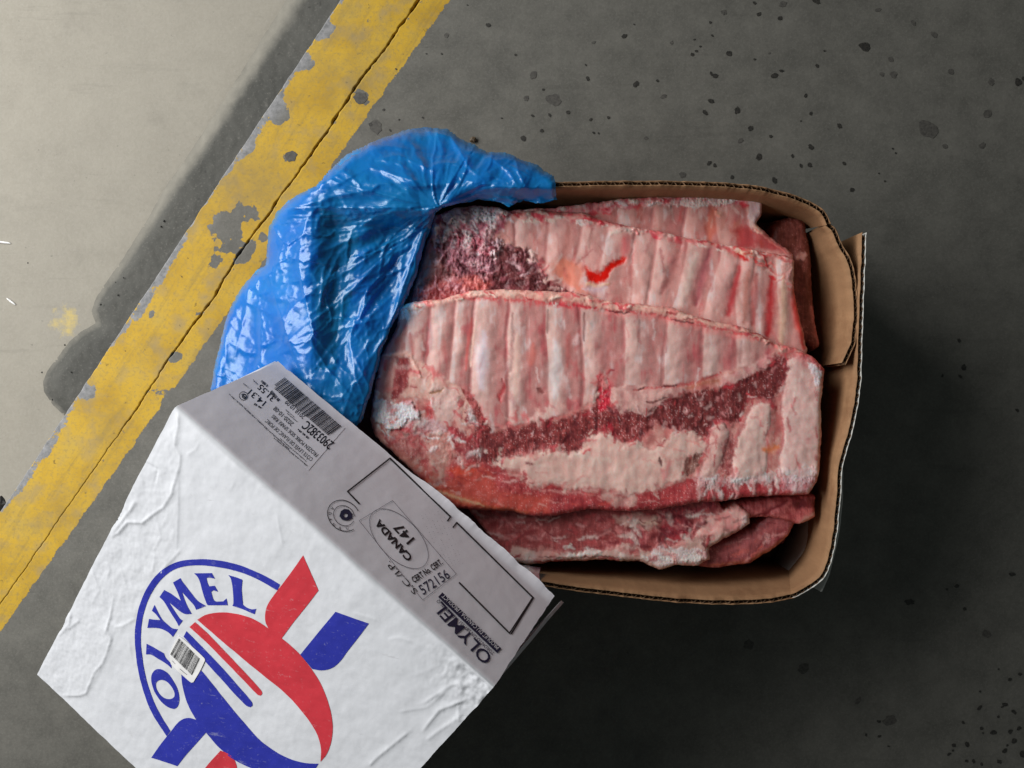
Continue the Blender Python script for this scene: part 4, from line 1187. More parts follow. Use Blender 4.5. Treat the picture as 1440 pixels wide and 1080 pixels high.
m = r.mask([(700, 290), (860, 278), (980, 270), (1075, 268), (1074, 284), (1045, 288), (1000, 290), (985, 289), (930, 288), (890, 292), (830, 300), (700, 308)], 2.2, 0.9)
r.lean(m, (196, 108, 116), (214, 172, 164), 0.5, 0.0016, rel=0.0014)
m2 = r.mask([(900, 286), (935, 284), (990, 272), (1030, 272), (1040, 282), (1010, 290), (980, 292), (930, 290)], 2.2, 1)
r.frost(m2, (220, 206, 198), 0.75)
for x_, y_, w_ in ((895, 290, 5), (935, 282, 6), (850, 292, 6), (835, 300, 5), (1046, 288, 5), (972, 277, 4), (870, 286, 4)):
    r.streak([(x_ - 4, y_), (x_ + 4, y_ + 1)], w_, (196, 64, 76), 0.9, -0.0006)
m = r.mask([(1054, 278), (1066, 275), (1071, 284), (1069, 304), (1064, 316), (1050, 306), (1053, 292)], 2, 0.8)
r.fat(m, (222, 204, 208), (214, 186, 186), dh=0.003)
r.setpart(m, 4, 'bone_end', 'white rounded bone end')
r.streak([(1008, 296), (1012, 303)], 4, (214, 160, 140), 0.9, 0.002)
r.fat(r.mask([(1056, 316), (1066, 316), (1072, 326), (1064, 328)], 2, 1), (222, 190, 168), (200, 150, 130), dh=0.002)
r.streak([(862, 322), (900, 322), (930, 330)], 1.8, (222, 186, 176), 0.8, 0.0008)
r.streak([(1060, 320), (1085, 340), (1105, 356)], 1.3, (206, 130, 120), 0.8, 0.0005)
r.scatter([(700, 298), (780, 294), (860, 284), (930, 280), (990, 275), (1060, 273)], 120, [(230, 214, 210), (196, 74, 86), (214, 150, 148), (226, 200, 190), (160, 50, 60)], 31, w=(1.2, 4.0), L=(3, 13), ang=0.0, dh=0.003, path=True, jit=4.5)
r.scatter([(860, 294), (1050, 290), (1090, 340), (1000, 345), (860, 320)], 40, [(190, 96, 96), (222, 190, 180), (180, 80, 70)], 32, w=(1.0, 3.0), L=(5, 24), ang=1.6, a=(0.2, 0.55), dh=0.0004)
r.build('rib_rack', 'rear rib rack along the far wall with a frosty red upper edge', GRP)

# --- racks showing below the front one -----------------------------------
out4 = [(640, 690), (672, 735), (700, 770), (722, 790), (745, 797), (775, 791), (830, 789), (865, 789), (905, 792), (930, 802), (952, 797), (982, 797), (1000, 788), (998, 770), (1040, 748), (1056, 737), (1055, 722), (1040, 709), (1020, 716), (1000, 690), (800, 690)]
r = Slab(out4, 0.146, thick=0.03, seed=4)
r.lean(np.ones_like(r.px), (138, 66, 66), (172, 92, 90), 0.35, 0, rel=0.0006)
r.fat(r.mask([(720, 770), (760, 775), (800, 778), (860, 772), (880, 765), (905, 775), (940, 770), (1000, 745), (1045, 715), (1058, 725), (1040, 745), (998, 770), (1000, 790), (930, 804), (900, 792), (780, 786), (745, 798), (710, 785)], 3, 1), (212, 190, 178), (200, 162, 152), dh=0.0018)
m = r.mask([(862, 724), (900, 722), (930, 728), (935, 742), (910, 744), (880, 742), (868, 735)], 3, 1.1)
r.fat(m, (200, 166, 152), (168, 122, 114), dh=0.0012)
r.streak([(900, 735), (925, 733), (930, 728)], 5, (214, 186, 168), 0.8, 0.0015)
r.lean(r.mask([(880, 748), (905, 742), (912, 758), (898, 770), (882, 762)], 2, 1), (140, 50, 58), (190, 120, 118), 0.3)
m = r.mask([(930, 740), (955, 728), (978, 740), (966, 756), (945, 764), (935, 760)], 2, 0.9)
r.lean(m, (120, 40, 50), (150, 66, 72), 0.3, -0.001)
m = r.mask([(925, 712), (985, 712), (1000, 700), (1010, 712), (985, 722), (960, 732), (930, 730)], 2.5, 1.1)
r.lean(m, (120, 44, 52), (190, 90, 96), 0.5)
r.streak([(985, 740), (992, 732), (1000, 738)], 5, (214, 96, 100), 0.8, 0)
m = r.mask([(988, 730), (1020, 715), (1042, 708), (1056, 722), (1054, 738), (1036, 746), (1010, 752), (990, 760), (975, 755)], 2.5, 1)
r.fat(m, (222, 182, 172), (214, 152, 146), dh=0.004)
r.setpart(m, 3, 'fat_lump', 'pink lump of fat')
r.frost(r.mask([(925, 765), (960, 770), (985, 770), (1000, 780), (985, 798), (935, 802), (910, 785)], 3, 1), (226, 208, 206), 0.7, 0.001)
r.frost(r.mask([(1040, 725), (1056, 725), (1056, 740), (1042, 744)], 2, 1), (226, 200, 196), 0.7)
r.streak([(702, 745), (712, 715)], 2.2, (206, 150, 146), 0.6, 0.0003)
r.streak([(775, 780), (775, 740)], 1.5, (206, 150, 146), 0.5, 0.0003)
r.streak([(760, 783), (800, 785), (850, 782), (900, 790)], 1.4, (60, 28, 26), 0.8, -0.002)
r.lay(sstep(0.1, 0.6, r.nm) * 0.3, A((196, 150, 146)))
r.scatter([(650, 722), (860, 724), (1000, 716), (1050, 720), (1040, 745), (900, 775), (700, 765)], 110, [(206, 150, 146), (224, 190, 182), (118, 40, 46), (184, 84, 86), (96, 34, 38)], 41, w=(0.9, 3.0), L=(4, 22), ang=0.1, a=(0.25, 0.8), dh=0.0012)
r.scatter([(720, 782), (800, 782), (870, 778), (930, 782), (990, 785)], 60, [(228, 212, 204), (206, 150, 142), (160, 60, 64)], 42, w=(1.4, 4.2), L=(4, 18), ang=0.0, dh=0.0022, path=True, jit=6)
r.scatter([(860, 724), (1000, 724), (1000, 770), (880, 770)], 60, [(224, 200, 190), (150, 48, 56), (206, 136, 132), (100, 34, 40)], 43, w=(1.4, 4.0), L=(4, 16), a=(0.4, 0.9), dh=0.002)
r.build('rib_rack', 'red lower rib rack showing below the front rack with a pink fat lump', GRP)
out5 = [(995, 768), (1040, 750), (1060, 742), (1082, 722), (1112, 711), (1122, 718), (1122, 732), (1112, 752), (1085, 777), (1055, 793), (1012, 800), (985, 797), (970, 780)]
r = Slab(out5, 0.134, thick=0.035, seed=5)
r.lean(np.ones_like(r.px), (124, 62, 64), (168, 98, 98), 0.4, 0, rel=0.001)
r.streak([(1000, 796), (1055, 790), (1085, 774), (1110, 752)], 4, (178, 106, 78), 0.75, 0, ragged=0.6)
r.streak([(1012, 778), (1050, 765), (1090, 738), (1112, 722)], 7, (188, 112, 112), 0.5, 0.001)
r.frost(r.mask([(1068, 755), (1082, 750), (1086, 762), (1076, 768)], 2, 1), (206, 160, 156), 0.6)
r.scatter(out5, 40, [(206, 150, 146), (120, 44, 50), (190, 104, 96)], 51, w=(0.9, 2.8), L=(4, 20), ang=-0.5, a=(0.3, 0.8), dh=0.0012)
r.build('rib_rack', 'small dusky red rib rack end at the lower right corner of the carton', GRP)
out6 = [(1030, 712), (1060, 705), (1107, 698), (1148, 698), (1149, 728), (1125, 738), (1100, 730), (1070, 728), (1045, 730)]
r = Slab(out6, 0.142, thick=0.03, seed=6)
r.lean(np.ones_like(r.px), (140, 62, 64), (190, 110, 108), 0.25, 0, rel=0.0008)
r.streak([(1060, 728), (1085, 716), (1108, 704)], 3, (110, 30, 38), 0.9, -0.001)
r.streak([(1125, 735), (1146, 724)], 5, (178, 140, 128), 0.8, 0.001)
r.lean(r.mask([(1110, 700), (1145, 698), (1146, 715), (1120, 716)], 3, 1), (96, 30, 36), (140, 62, 66), 0.2)
r.build('rib_rack', 'narrow dark pink rib rack edge wedged under the right bone ends', GRP)
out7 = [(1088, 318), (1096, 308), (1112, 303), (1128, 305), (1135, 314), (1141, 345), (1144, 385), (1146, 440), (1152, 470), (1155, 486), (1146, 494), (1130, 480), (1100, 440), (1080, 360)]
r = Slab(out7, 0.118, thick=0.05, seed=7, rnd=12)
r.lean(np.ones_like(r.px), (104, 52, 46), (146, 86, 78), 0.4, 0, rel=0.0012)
r.fat(r.mask([(1122, 358), (1132, 353), (1137, 358), (1128, 366), (1120, 366)], 2, 1), (212, 160, 152), (190, 130, 124), dh=0.003)
r.streak([(1141, 430), (1150, 462), (1152, 484)], 6, (206, 130, 122), 0.9, 0.004)
r.build('rib_rack', 'deep brown shadowed rib rack standing against the right wall', GRP)
# deeper layer that closes the gaps between the racks, coloured dark as their shade
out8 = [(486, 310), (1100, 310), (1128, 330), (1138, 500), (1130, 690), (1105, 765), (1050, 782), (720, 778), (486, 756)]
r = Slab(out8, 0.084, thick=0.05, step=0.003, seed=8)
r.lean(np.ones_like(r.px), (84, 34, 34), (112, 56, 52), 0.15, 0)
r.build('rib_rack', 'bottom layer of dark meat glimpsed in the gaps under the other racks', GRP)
# ------------------------------------------------------------------ blue liner bag
BAG = [(783, 281), (779, 247), (769, 241), (740, 226), (724, 218), (705, 214), (687, 213), (674, 207), (650, 195), (629, 183), (602, 178), (575, 182), (550, 192), (520, 201), (500, 211), (480, 226), (462, 241), (445, 262),
       (425, 271), (405, 281), (390, 298), (380, 318), (375, 345), (374, 372), (356, 387), (340, 404), (330, 420), (318, 450), (308, 485), (302, 515), (295, 548), (340, 605), (480, 615), (507, 592), (515, 575), (527, 535), (535, 498),
       (548, 466), (560, 443), (574, 415), (586, 382), (597, 345), (606, 312), (613, 297), (630, 289), (658, 284), (675, 279), (692, 281), (709, 284), (720, 290), (737, 280), (759, 285)]
GPT = (617, 291)
def bag_height(px, py, seed, amp=1.0):
    out = np.maximum(np.maximum(438 - px, 258 - py), 0)
    both = np.hypot(np.maximum(438 - px, 0), np.maximum(258 - py, 0))
    z = 0.189 - 0.070 * sstep(-10, 125, both)
    hem = 0.165 + 0.010 * sstep(405, 440, py)
    z = z + (hem - 0.189) * sstep(470, 560, px) * sstep(290, 325, py) - 0.012 * sstep(630, 680, px) * sstep(262, 280, py)
    dip = np.exp(-((px - 476) / 26) ** 2) * sstep(285, 320, py) * (1 - sstep(490, 540, py))
    z = z - 0.013 * dip
    z = z + 0.004 * np.exp(-(np.hypot(px - 560, (py - 235) * 1.2) / 70) ** 2)
    dx, dy = px - GPT[0], py - GPT[1]
    rr = np.hypot(dx, dy)
    th = np.arctan2(dy, dx)
    wv = fbm(px / 50, py / 50, seed) * 0.5
    def tri(x):
        return np.abs((x % 2) - 1) * 2 - 1
    fan = tri(th * 4.6 + wv * 2.2 + seed) * 0.5 + tri(th * 9.0 + wv * 5 + 1.3 * seed) * 0.18
    # crumple: flat facets of film meeting in straight creases, drawn out towards the gathered point
    for (npt, amp_f, kk) in ((70, 0.0011, 1), (190, 0.0004, 2)):
        rq = np.random.RandomState(seed * 7 + kk)
        uu, vv_ = th * 170, rr * 0.62
        cu, cv = rq.uniform(-280, 620, npt * 2), rq.uniform(0, 300, npt * 2)
        ka = rq.normal(0, 1, npt * 2)
        kb = rq.normal(0, 0.6, npt * 2)
        f1 = np.full(px.shape, 1e9)
        f2 = np.full(px.shape, 1e9)
        wh = np.zeros(px.shape, int)
        wu = uu + fbm(px / 40, py / 40, seed + 30) * 14
        for q in range(npt * 2):
            dd = np.hypot(wu - cu[q], vv_ - cv[q])
            nb_ = dd < f1
            f2 = np.where(nb_, f1, np.minimum(f2, dd))
            f1 = np.where(nb_, dd, f1)
            wh = np.where(nb_, q, wh)
        sc = 9.0 if kk == 1 else 6.0
        z = z + amp * amp_f * (1.5 * np.exp(-(f2 - f1) / (2.6 if kk == 1 else 1.8)) + 0.9 * np.tanh((ka[wh] * (wu - cu[wh]) + kb[wh] * (vv_ - cv[wh])) / sc / 2) * (1 - np.exp(-(f2 - f1) / 4.0)))
    z = z + amp * fan * 0.0036 * sstep(6, 90, rr) * np.exp(-rr / 420.0)
    rs = np.random.RandomState(seed + 11)
    P2 = np.asarray(BAG)
    for k in range(120):
        while True:
            c = (rs.uniform(295, 780), rs.uniform(180, 600))
            if sdpoly(np.array([c[0]]), np.array([c[1]]), P2)[0] > 4:
                break
        base_a = math.atan2(c[1] - GPT[1], c[0] - GPT[0])
        a = base_a + rs.normal(0, 0.75)
        L = rs.uniform(10, 55)
        w = rs.uniform(1.6, 7.0)
        u = (px - c[0]) * math.cos(a) + (py - c[1]) * math.sin(a)
        v_ = -(px - c[0]) * math.sin(a) + (py - c[1]) * math.cos(a)
        near = (np.abs(u) < 3 * L) & (np.abs(v_) < 6 * w)
        if not near.any():
            continue
        h = rs.choice([-0.7, 1.0]) * rs.uniform(0.15, 0.40) * w * 0.00072
        side = rs.choice([1.0, 2.6])
        vv = np.where(v_ > 0, v_ / w, -v_ / (w * side))
        z = z + amp * h * np.exp(-(u / L) ** 2) * np.exp(-vv) * near * 1.5
    CR = [([(605, 292), (575, 325), (540, 345), (497, 362)], 4, 1.6), ([(605, 294), (588, 340), (572, 385), (556, 430)], 3, 2.0), ([(512, 203), (545, 206), (576, 210)], 9, 3.4), ([(610, 187), (634, 192), (660, 235), (672, 247)], 5, 3.0),
          ([(415, 292), (470, 276), (520, 268), (600, 288)], 7, 3.5), ([(430, 318), (480, 312), (560, 296)], 4, 1.6), ([(398, 340), (386, 388)], 4, 2.2), ([(425, 318), (420, 370), (428, 415), (442, 472), (475, 512)], 4.5, 2.6), ([(367, 430), (366, 512)], 3, 2.2),
          ([(377, 388), (405, 475), (415, 502)], 5, 2.6), ([(338, 412), (315, 470), (318, 510)], 4, 2.2), ([(587, 345), (545, 470), (515, 512)], 4, 2.4), ([(488, 410), (520, 411), (545, 376), (552, 352)], 4, 2.2), ([(470, 350), (455, 380), (449, 450)], 5, 2.2),
          ([(480, 352), (462, 390), (445, 440)], 3, 1.6), ([(530, 225), (560, 218), (610, 240), (640, 235)], 6, 2.8), ([(470, 262), (520, 235), (600, 260), (640, 258)], 5, 2.4), ([(540, 240), (580, 262), (625, 262)], 4, 2.0), ([(690, 222), (715, 240), (728, 262)], 4, 2.4), ([(655, 212), (690, 218), (722, 220)], 5, 2.2),
          ([(724, 220), (728, 240), (738, 260)], 3, 2.4), ([(660, 255), (700, 262), (740, 265)], 5, 2.4), ([(392, 300), (420, 290), (450, 285)], 5, 2.5), ([(500, 215), (480, 240), (452, 262)], 5, 2.4), ([(445, 510), (455, 522), (470, 526)], 3, 2.0), ([(350, 395), (345, 440), (330, 500)], 4, 2.0),
          ([(500, 440), (492, 480), (500, 530), (512, 560)], 5, 2.2), ([(410, 420), (400, 460), (392, 505)], 5, 1.8)]
    rl = np.random.RandomState(seed + 90)
    for k in range(46):
        an = rl.uniform(1.62, 3.35)
        r0, r1 = rl.uniform(15, 120), rl.uniform(60, 230)
        b2 = an + rl.normal(0, 0.10)
        CR.append(([(GPT[0] + math.cos(an) * r0, GPT[1] + math.sin(an) * r0), (GPT[0] + math.cos((an + b2) / 2) * (r0 + r1 * 0.5), GPT[1] + math.sin((an + b2) / 2) * (r0 + r1 * 0.5)),
                    (GPT[0] + math.cos(b2) * (r0 + r1), GPT[1] + math.sin(b2) * (r0 + r1))], rl.uniform(1.6, 3.2), rl.uniform(0.5, 1.1)))
    for pts, w, a in CR:
        d, sd_, par = dline(px, py, pts)
        vv = np.where(sd_ > 0, d / w, d / (w * 2.2))
        z = z + amp * a * 0.00125 * np.exp(-vv) * np.sin(np.pi * np.clip(par * 0.9 + 0.05, 0, 1)) ** 0.5
    z = z + amp * 0.0011 * fbm(px / 30, py / 30, seed + 7, 3)
    return z
def make_bag(poly, seed, dz, amp, step=1.5, hole=None):
    px, py, sd, Fc = clip_grid(poly, step, wob=lambda x, y: fbm(x / 25, y / 25, seed + 3) * 4.5 + fbm(x / 8, y / 8, seed + 5) * 1.0)
    z = bag_height(px, py, seed, amp) + dz - 0.014 * (1 - np.sqrt(np.clip(1 - (1 - np.clip(sd / 13, 0, 1)) ** 2, 0, 1))) * np.clip(sstep(455, 425, px) + sstep(262, 240, py), 0, 1) - 0.003 * (1 - sstep(0, 6, sd))
    V = np.stack([(px - 720) / F * (H - z), -(py - 540) / F * (H - z), z], 1)
    if hole is not None:
        cxm, cym = px[Fc].mean(1), py[Fc].mean(1)
        Fc = Fc[sdpoly(cxm, cym, hole) < fbm(cxm / 12, cym / 12, 3) * 3]
    return V, Fc
bag = thing('liner_bag', 'crumpled translucent blue plastic liner bag folded over the carton end', 'bag', P(450, 400, 0.1))
def child(name, V, Fc, mat, root, smooth=True):
    return link(name, mesh_np(name, V, Fc, smooth), mat, root)
V, Fc = make_bag(BAG, 1, 0.0, 1.0)
child('outer_film', V, Fc, M_BAG, bag)
HOLE = [(450, 292), (492, 306), (505, 330), (494, 420), (476, 470), (472, 520), (446, 520), (444, 400)]
BAG2 = [(x + (1 if x < 450 else -4), y + (1 if y < 300 else 0)) for x, y in BAG]
V, Fc = make_bag(BAG2, 4, -0.006, 0.8, step=2.4, hole=HOLE)
child('inner_film', V, Fc, M_BAG2, bag)
# the film showing at the near rim under the white cover
pts = smooth_path([(560, 802), (640, 808), (700, 815), (752, 823), (759, 824)])
pts, s = resample(pts, 1.5)
n = len(pts)
VV = []
for k, (off, zz) in enumerate([(-26, 0.150), (-17, 0.168), (-8, 0.179), (-3, 0.1865), (3, 0.186), (6, 0.170)]):
    zz = np.full(n, zz) + fbm(s / 12, s * 0 + k * 0.4, 9) * 0.003
    q = np.array([P(x + fbm(np.array([y * 0.2 + k]), np.array([0.3]), 2)[0] * 3, y + off, zz[i]) for i, (x, y) in enumerate(pts)])
    VV.append(q)
i = np.arange(n - 1)
Fc = np.concatenate([np.stack([(r) * n + i, r * n + i + 1, (r + 1) * n + i + 1, (r + 1) * n + i], 1) for r in range(5)])
child('near_film', np.concatenate(VV), Fc, M_BAG, bag)

# ------------------------------------------------------------------ white cover tilted on the carton corner
ZA = 0.78
def img(v):
    v = np.asarray(v, float)
    return v / np.linalg.norm(v)
d3 = img((523, -400, 1270))
d2 = np.array((-1521, 2070, 1270.0))
d2 = img(d2 - d3 * (d2 @ d3))
d1 = np.cross(d2, d3)
if d1[0] < 0:
    d1 = -d1
W = lambda v: np.array((v[0], -v[1], -v[2]))
A0 = np.array((0, 0, H)) + W(np.array(((245 - 720) / F, (572 - 540) / F, 1.0)) * ZA)
e1, e2, e3 = W(d1), W(d2), W(d3)          # along the fold, across the top, down the sides
def ray_plane(px, py, o, nrm):
    c = np.array((0, 0, H))
    r = np.array(((px - 720) / F, -(py - 540) / F, -1.0))
    return c + r * (((o - c) @ nrm) / (r @ nrm))
def st_top(px, py):
    q = ray_plane(px, py, A0, e3) - A0
    return np.array((q @ e1, q @ e2))
def st_wall(px, py):
    q = ray_plane(px, py, A0, e2) - A0
    return np.array((q @ e1, -(q @ e3)))
LS = (st_top(690, 970)[0] + st_top(592, 1080)[0]) * 0.5
LT = st_top(52, 948)[1]
LD = -(st_wall(400, 505)[1] + st_wall(770, 848)[1]) * 0.5
print('cover size', LS, LT, LD)
RF = 0.007
pxs = lambda pts: np.array([st_top(x, y) for x, y in pts])
CREASE = [([(250, 577), (251, 599), (246, 627), (254, 640), (253, 654), (248, 671)], 1.0), ([(247, 671), (242, 693), (230, 713), (217, 722), (200, 735), (180, 734), (167, 749), (158, 754)], 1.5), ([(192, 704), (186, 715), (178, 724), (160, 749)], 1.3),
          ([(251, 677), (250, 720), (247, 771)], 0.6), ([(253, 774), (236, 793), (222, 810)], 0.9), ([(155, 860), (150, 887), (156, 897), (152, 912), (144, 933), (133, 945), (121, 975), (112, 978), (83, 979)], 1.1), ([(160, 883), (172, 880), (190, 870)], 0.8),
          ([(100, 862), (98, 877), (83, 895)], 1.1), ([(112, 872), (95, 885)], 1.0), ([(159, 840), (154, 869), (147, 893)], 0.9), ([(217, 780), (215, 796), (214, 805)], 0.7), ([(644, 963), (633, 965), (594, 990)], 1.0), ([(655, 985), (617, 999), (594, 1029)], 1.4),
          ([(578, 1027), (533, 1063), (519, 1077)], 1.2), ([(646, 962), (650, 972), (668, 984)], 1.0), ([(644, 993), (646, 1015)], 1.0), ([(661, 968), (680, 984)], 1.0), ([(672, 982), (669, 1000)], 1.0), ([(389, 721), (397, 765), (412, 781)], 0.5), ([(640, 962), (600, 995), (560, 1002)], 0.6),
          ([(262, 640), (275, 632), (280, 622)], 0.6), ([(150, 790), (155, 800), (150, 815)], 0.7), ([(222, 740), (226, 755), (215, 775)], 0.5), ([(205, 650), (222, 660), (218, 680)], -1.0), ([(545, 900), (560, 897), (580, 903)], 0.5), ([(495, 862), (530, 872)], 0.4), ([(330, 680), (322, 690)], 0.4), ([(630, 940), (622, 955)], 0.5),
          ([(600, 1040), (620, 1025), (650, 1005)], 0.8), ([(180, 900), (184, 930)], 0.4), ([(130, 800), (140, 830), (128, 850)], 0.6), ([(170, 800), (178, 830)], 0.5)]
CREASE = [(pxs(p), a) for p, a in CREASE]
MARGIN = pxs([(256, 575), (250, 680), (246, 775), (222, 812), (196, 860), (165, 895), (146, 935), (122, 977), (84, 981), (52, 948), (130, 800), (170, 700)])
def lid_h(s, t):
    h = np.zeros(np.shape(s))
    for pts, a in CREASE:
        d, sd_, par = dline(s, t, pts)
        en = np.clip(np.minimum(par, 1 - par) * 8 + 0.25, 0, 1)
        h = h + 0.8 * a * en * (0.0009 * np.exp(-d / 0.0014) + 0.00025 * sd_ * np.exp(-d / 0.007) * (1 - np.exp(-d / 0.0012)))
    m = sstep(-0.003, 0.003, sdpoly(s, t, MARGIN)) * (t > 0)
    h = h + m * (0.0003 + 0.00045 * fbm(s * 70, t * 70, 3) + 0.0002 * fbm(s * 210, t * 210, 6, 2))
    top = (t > 0)
    h = h + top * (0.0014 * fbm(s * 14, t * 14, 5) + 0.00035 * fbm(s * 60, t * 60, 9) - 0.003 * np.sin(np.pi * np.clip(s / LS, 0, 1)) * np.sin(np.pi * np.clip(t / LT, 0, 1)))
    k = np.exp(-(np.hypot(s - LS, t) / 0.045) ** 2) * top
    h = h + k * (0.0035 * fbm(s * 75, t * 75, 12) - 0.003)
    # wall: gentle bow, lower edge slightly wavy
    wl = (t < 0)
    h = h + wl * (0.0022 * np.sin(np.pi * np.clip(s / LS, 0, 1)) * np.clip(-t / LD, 0, 1) + 0.0010 * fbm(s * 14, t * 10, 15))
    lo = np.clip((-t - (LD - 0.012)) / 0.012, 0, 1)
    h = h + 0.0045 * lo ** 2 * sstep(0.42, 0.62, s / LS) * (1 + 0.5 * fbm(s * 45, s * 0, 17)) + 0.001 * lo ** 2
    return h * sstep(0, 0.004, np.abs(t) - RF * 0.2 + 0.002)
def lid_map(s, t, extra=0.0):
    s, t = np.asarray(s, float), np.asarray(t, float)
    w = np.clip((t / RF + 1) * 0.5, 0, 1)
    T = np.where(t > RF, t, np.where(t < -RF, t, 0))
    Pt, Pw = RF, RF
    top = e2[None] * np.maximum(t, RF)[:, None]
    wal = e3[None] * np.maximum(-t, RF)[:, None]
    arc = (w ** 2)[:, None] * (e2 * RF)[None] + ((1 - w) ** 2)[:, None] * (e3 * RF)[None]
    body = np.where((t > RF)[:, None], top, np.where((t < -RF)[:, None], wal, arc))
    nrm = -e3[None] * w[:, None] - e2[None] * (1 - w)[:, None]
    nrm /= np.linalg.norm(nrm, axis=1)[:, None]
    h = lid_h(s, t) + extra
    return A0 + e1[None] * s[:, None] + body + nrm * np.asarray(h)[:, None]
def lid_normal(s, t, e=0.0006):
    a = lid_map(s + e, t) - lid_map(s - e, t)
    b_ = lid_map(s, t + e) - lid_map(s, t - e)
    n = np.cross(a, b_)
    n /= np.linalg.norm(n, axis=1)[:, None]
    return n * np.sign((n * (-e3 * 0.7 - e2 * 0.7)[None]).sum(1))[:, None]
# corner-first outline of the lower edge: it sags a little
lid = thing('carton_cover', 'white printed carton cover tilted over the near left corner of the open carton', 'carton cover', A0 + e2 * LT + e3 * LD)
sv = np.concatenate([np.arange(0, LS, 0.0012), [LS]])
tv = np.concatenate([[-LD], np.arange(-LD + 0.002, -RF, 0.002), np.linspace(-RF, RF, 9), np.arange(RF + 0.0012, LT, 0.0012), [LT]])
S, T = np.meshgrid(sv, tv)
R_, C_ = S.shape
ss, tt = S.ravel().copy(), T.ravel().copy()
edge_w = fbm(ss * 28, ss * 0, 31) * 0.0016 + 0.0016 * np.exp(-((ss - 0.012) / 0.003) ** 2)
tt = np.where(tt <= -LD + 1e-6, tt + edge_w, tt)
sw = fbm(tt * 30, tt * 0, 33) * 0.0012 * np.clip(np.abs(tt) * 60, 0, 1)
dent = 0.0035 * np.exp(-((tt - st_top(176, 730)[1]) / 0.012) ** 2) + 0.002 * np.exp(-((tt - st_top(95, 885)[1]) / 0.008) ** 2)
ss = np.where(ss <= 1e-9, ss + sw + dent * (tt > 0), ss)
ss = np.where(ss >= LS - 1e-9, ss + sw * 1.5, ss)
V = lid_map(ss, tt)
i = np.arange((R_ - 1) * C_).reshape(R_ - 1, C_)[:, :-1].ravel()
Fc = np.stack([i, i + C_, i + C_ + 1, i + 1], 1)
N = vnormals(V, Fc)
if (N * (-e3)[None]).sum(1).mean() < 0:
    Fc = Fc[:, ::-1]
    N = -N
# lips: board thickness along the lower edge and both ends
def sub(name, m, parent, parent_top=True):
    fc = Fc[m]
    u, inv = np.unique(fc, return_inverse=True)
    me = mesh_np(name, V[u], inv.reshape(fc.shape))
    me.normals_split_custom_set_from_vertices(N[u].tolist())
    return link(name, me, M_PAPER if parent_top else M_PAPER_SIDE, parent)
tm = tt[Fc].mean(1)
panel = sub('top_panel', tm > -RF * 0.5, lid)
front = sub('side_panel', tm <= -RF * 0.5, lid, False)
def slab(name, q, nrm, th, mat, parent, nsub=24, wob=0.0, seed=0):
    """board between four corners with thickness"""
    q = [np.asarray(x) for x in q]
    u = np.linspace(0, 1, nsub)
    VV = []
    for off in (0.0, th):
        for b_ in np.linspace(0, 1, 5):
            row = (q[0] * (1 - u[:, None]) + q[1] * u[:, None]) * (1 - b_) + (q[3] * (1 - u[:, None]) + q[2] * u[:, None]) * b_
            row = row + nrm[None] * (off + wob * b_ * fbm(u * 5, u * 0 + b_, seed))[:, None]
            VV.append(row)
    V = np.concatenate(VV)
    n = nsub
    F_ = []
    i = np.arange(n - 1)
    for l in (0, 5):
        for r in range(4):
            F_.append(np.stack([(l + r) * n + i, (l + r) * n + i + 1, (l + r + 1) * n + i + 1, (l + r + 1) * n + i], 1))
    for r0, r1 in ((0, 5), (4, 9)):
        F_.append(np.stack([r0 * n + i, r0 * n + i + 1, r1 * n + i + 1, r1 * n + i], 1))
    for c in (0, n - 1):
        F_.append(np.array([[r * n + c, (r + 1) * n + c, (r + 6) * n + c, (r + 5) * n + c] for r in range(4)]))
    return link(name, mesh_np(name, V, np.concatenate(F_), False), mat, parent)
PT = lambda s, t, d: A0 + e1 * s + e2 * t + e3 * d
slab('side_panel', [PT(0.0008, 0.004, 0.004), PT(0.0008, LT, 0.002), PT(-0.002, LT, LD), PT(-0.0028, 0.001, LD)], e1, 0.003, M_PAPER, lid, wob=0.001, seed=1)
slab('side_panel', [PT(LS - 0.001, 0.004, 0.004), PT(LS - 0.001, LT, 0.002), PT(LS + 0.004, LT, LD), PT(LS + 0.011, -0.003, LD + 0.002)], -e1, 0.003, M_PAPER, lid, wob=0.003, seed=2)
slab('side_panel', [PT(0.002, LT - 0.001, 0.002), PT(LS - 0.002, LT - 0.001, 0.002), PT(LS, LT, LD), PT(0, LT, LD)], -e2, 0.003, M_PAPER, lid, seed=3)
slab('inner_board', [PT(0.003, 0.0015, 0.006), PT(LS - 0.004, 0.0015, 0.006), PT(LS - 0.004, 0.0008, LD - 0.001), PT(0.003, 0.0008, LD - 0.001)], e2, 0.003, M_WHITEOUT, lid, seed=4)

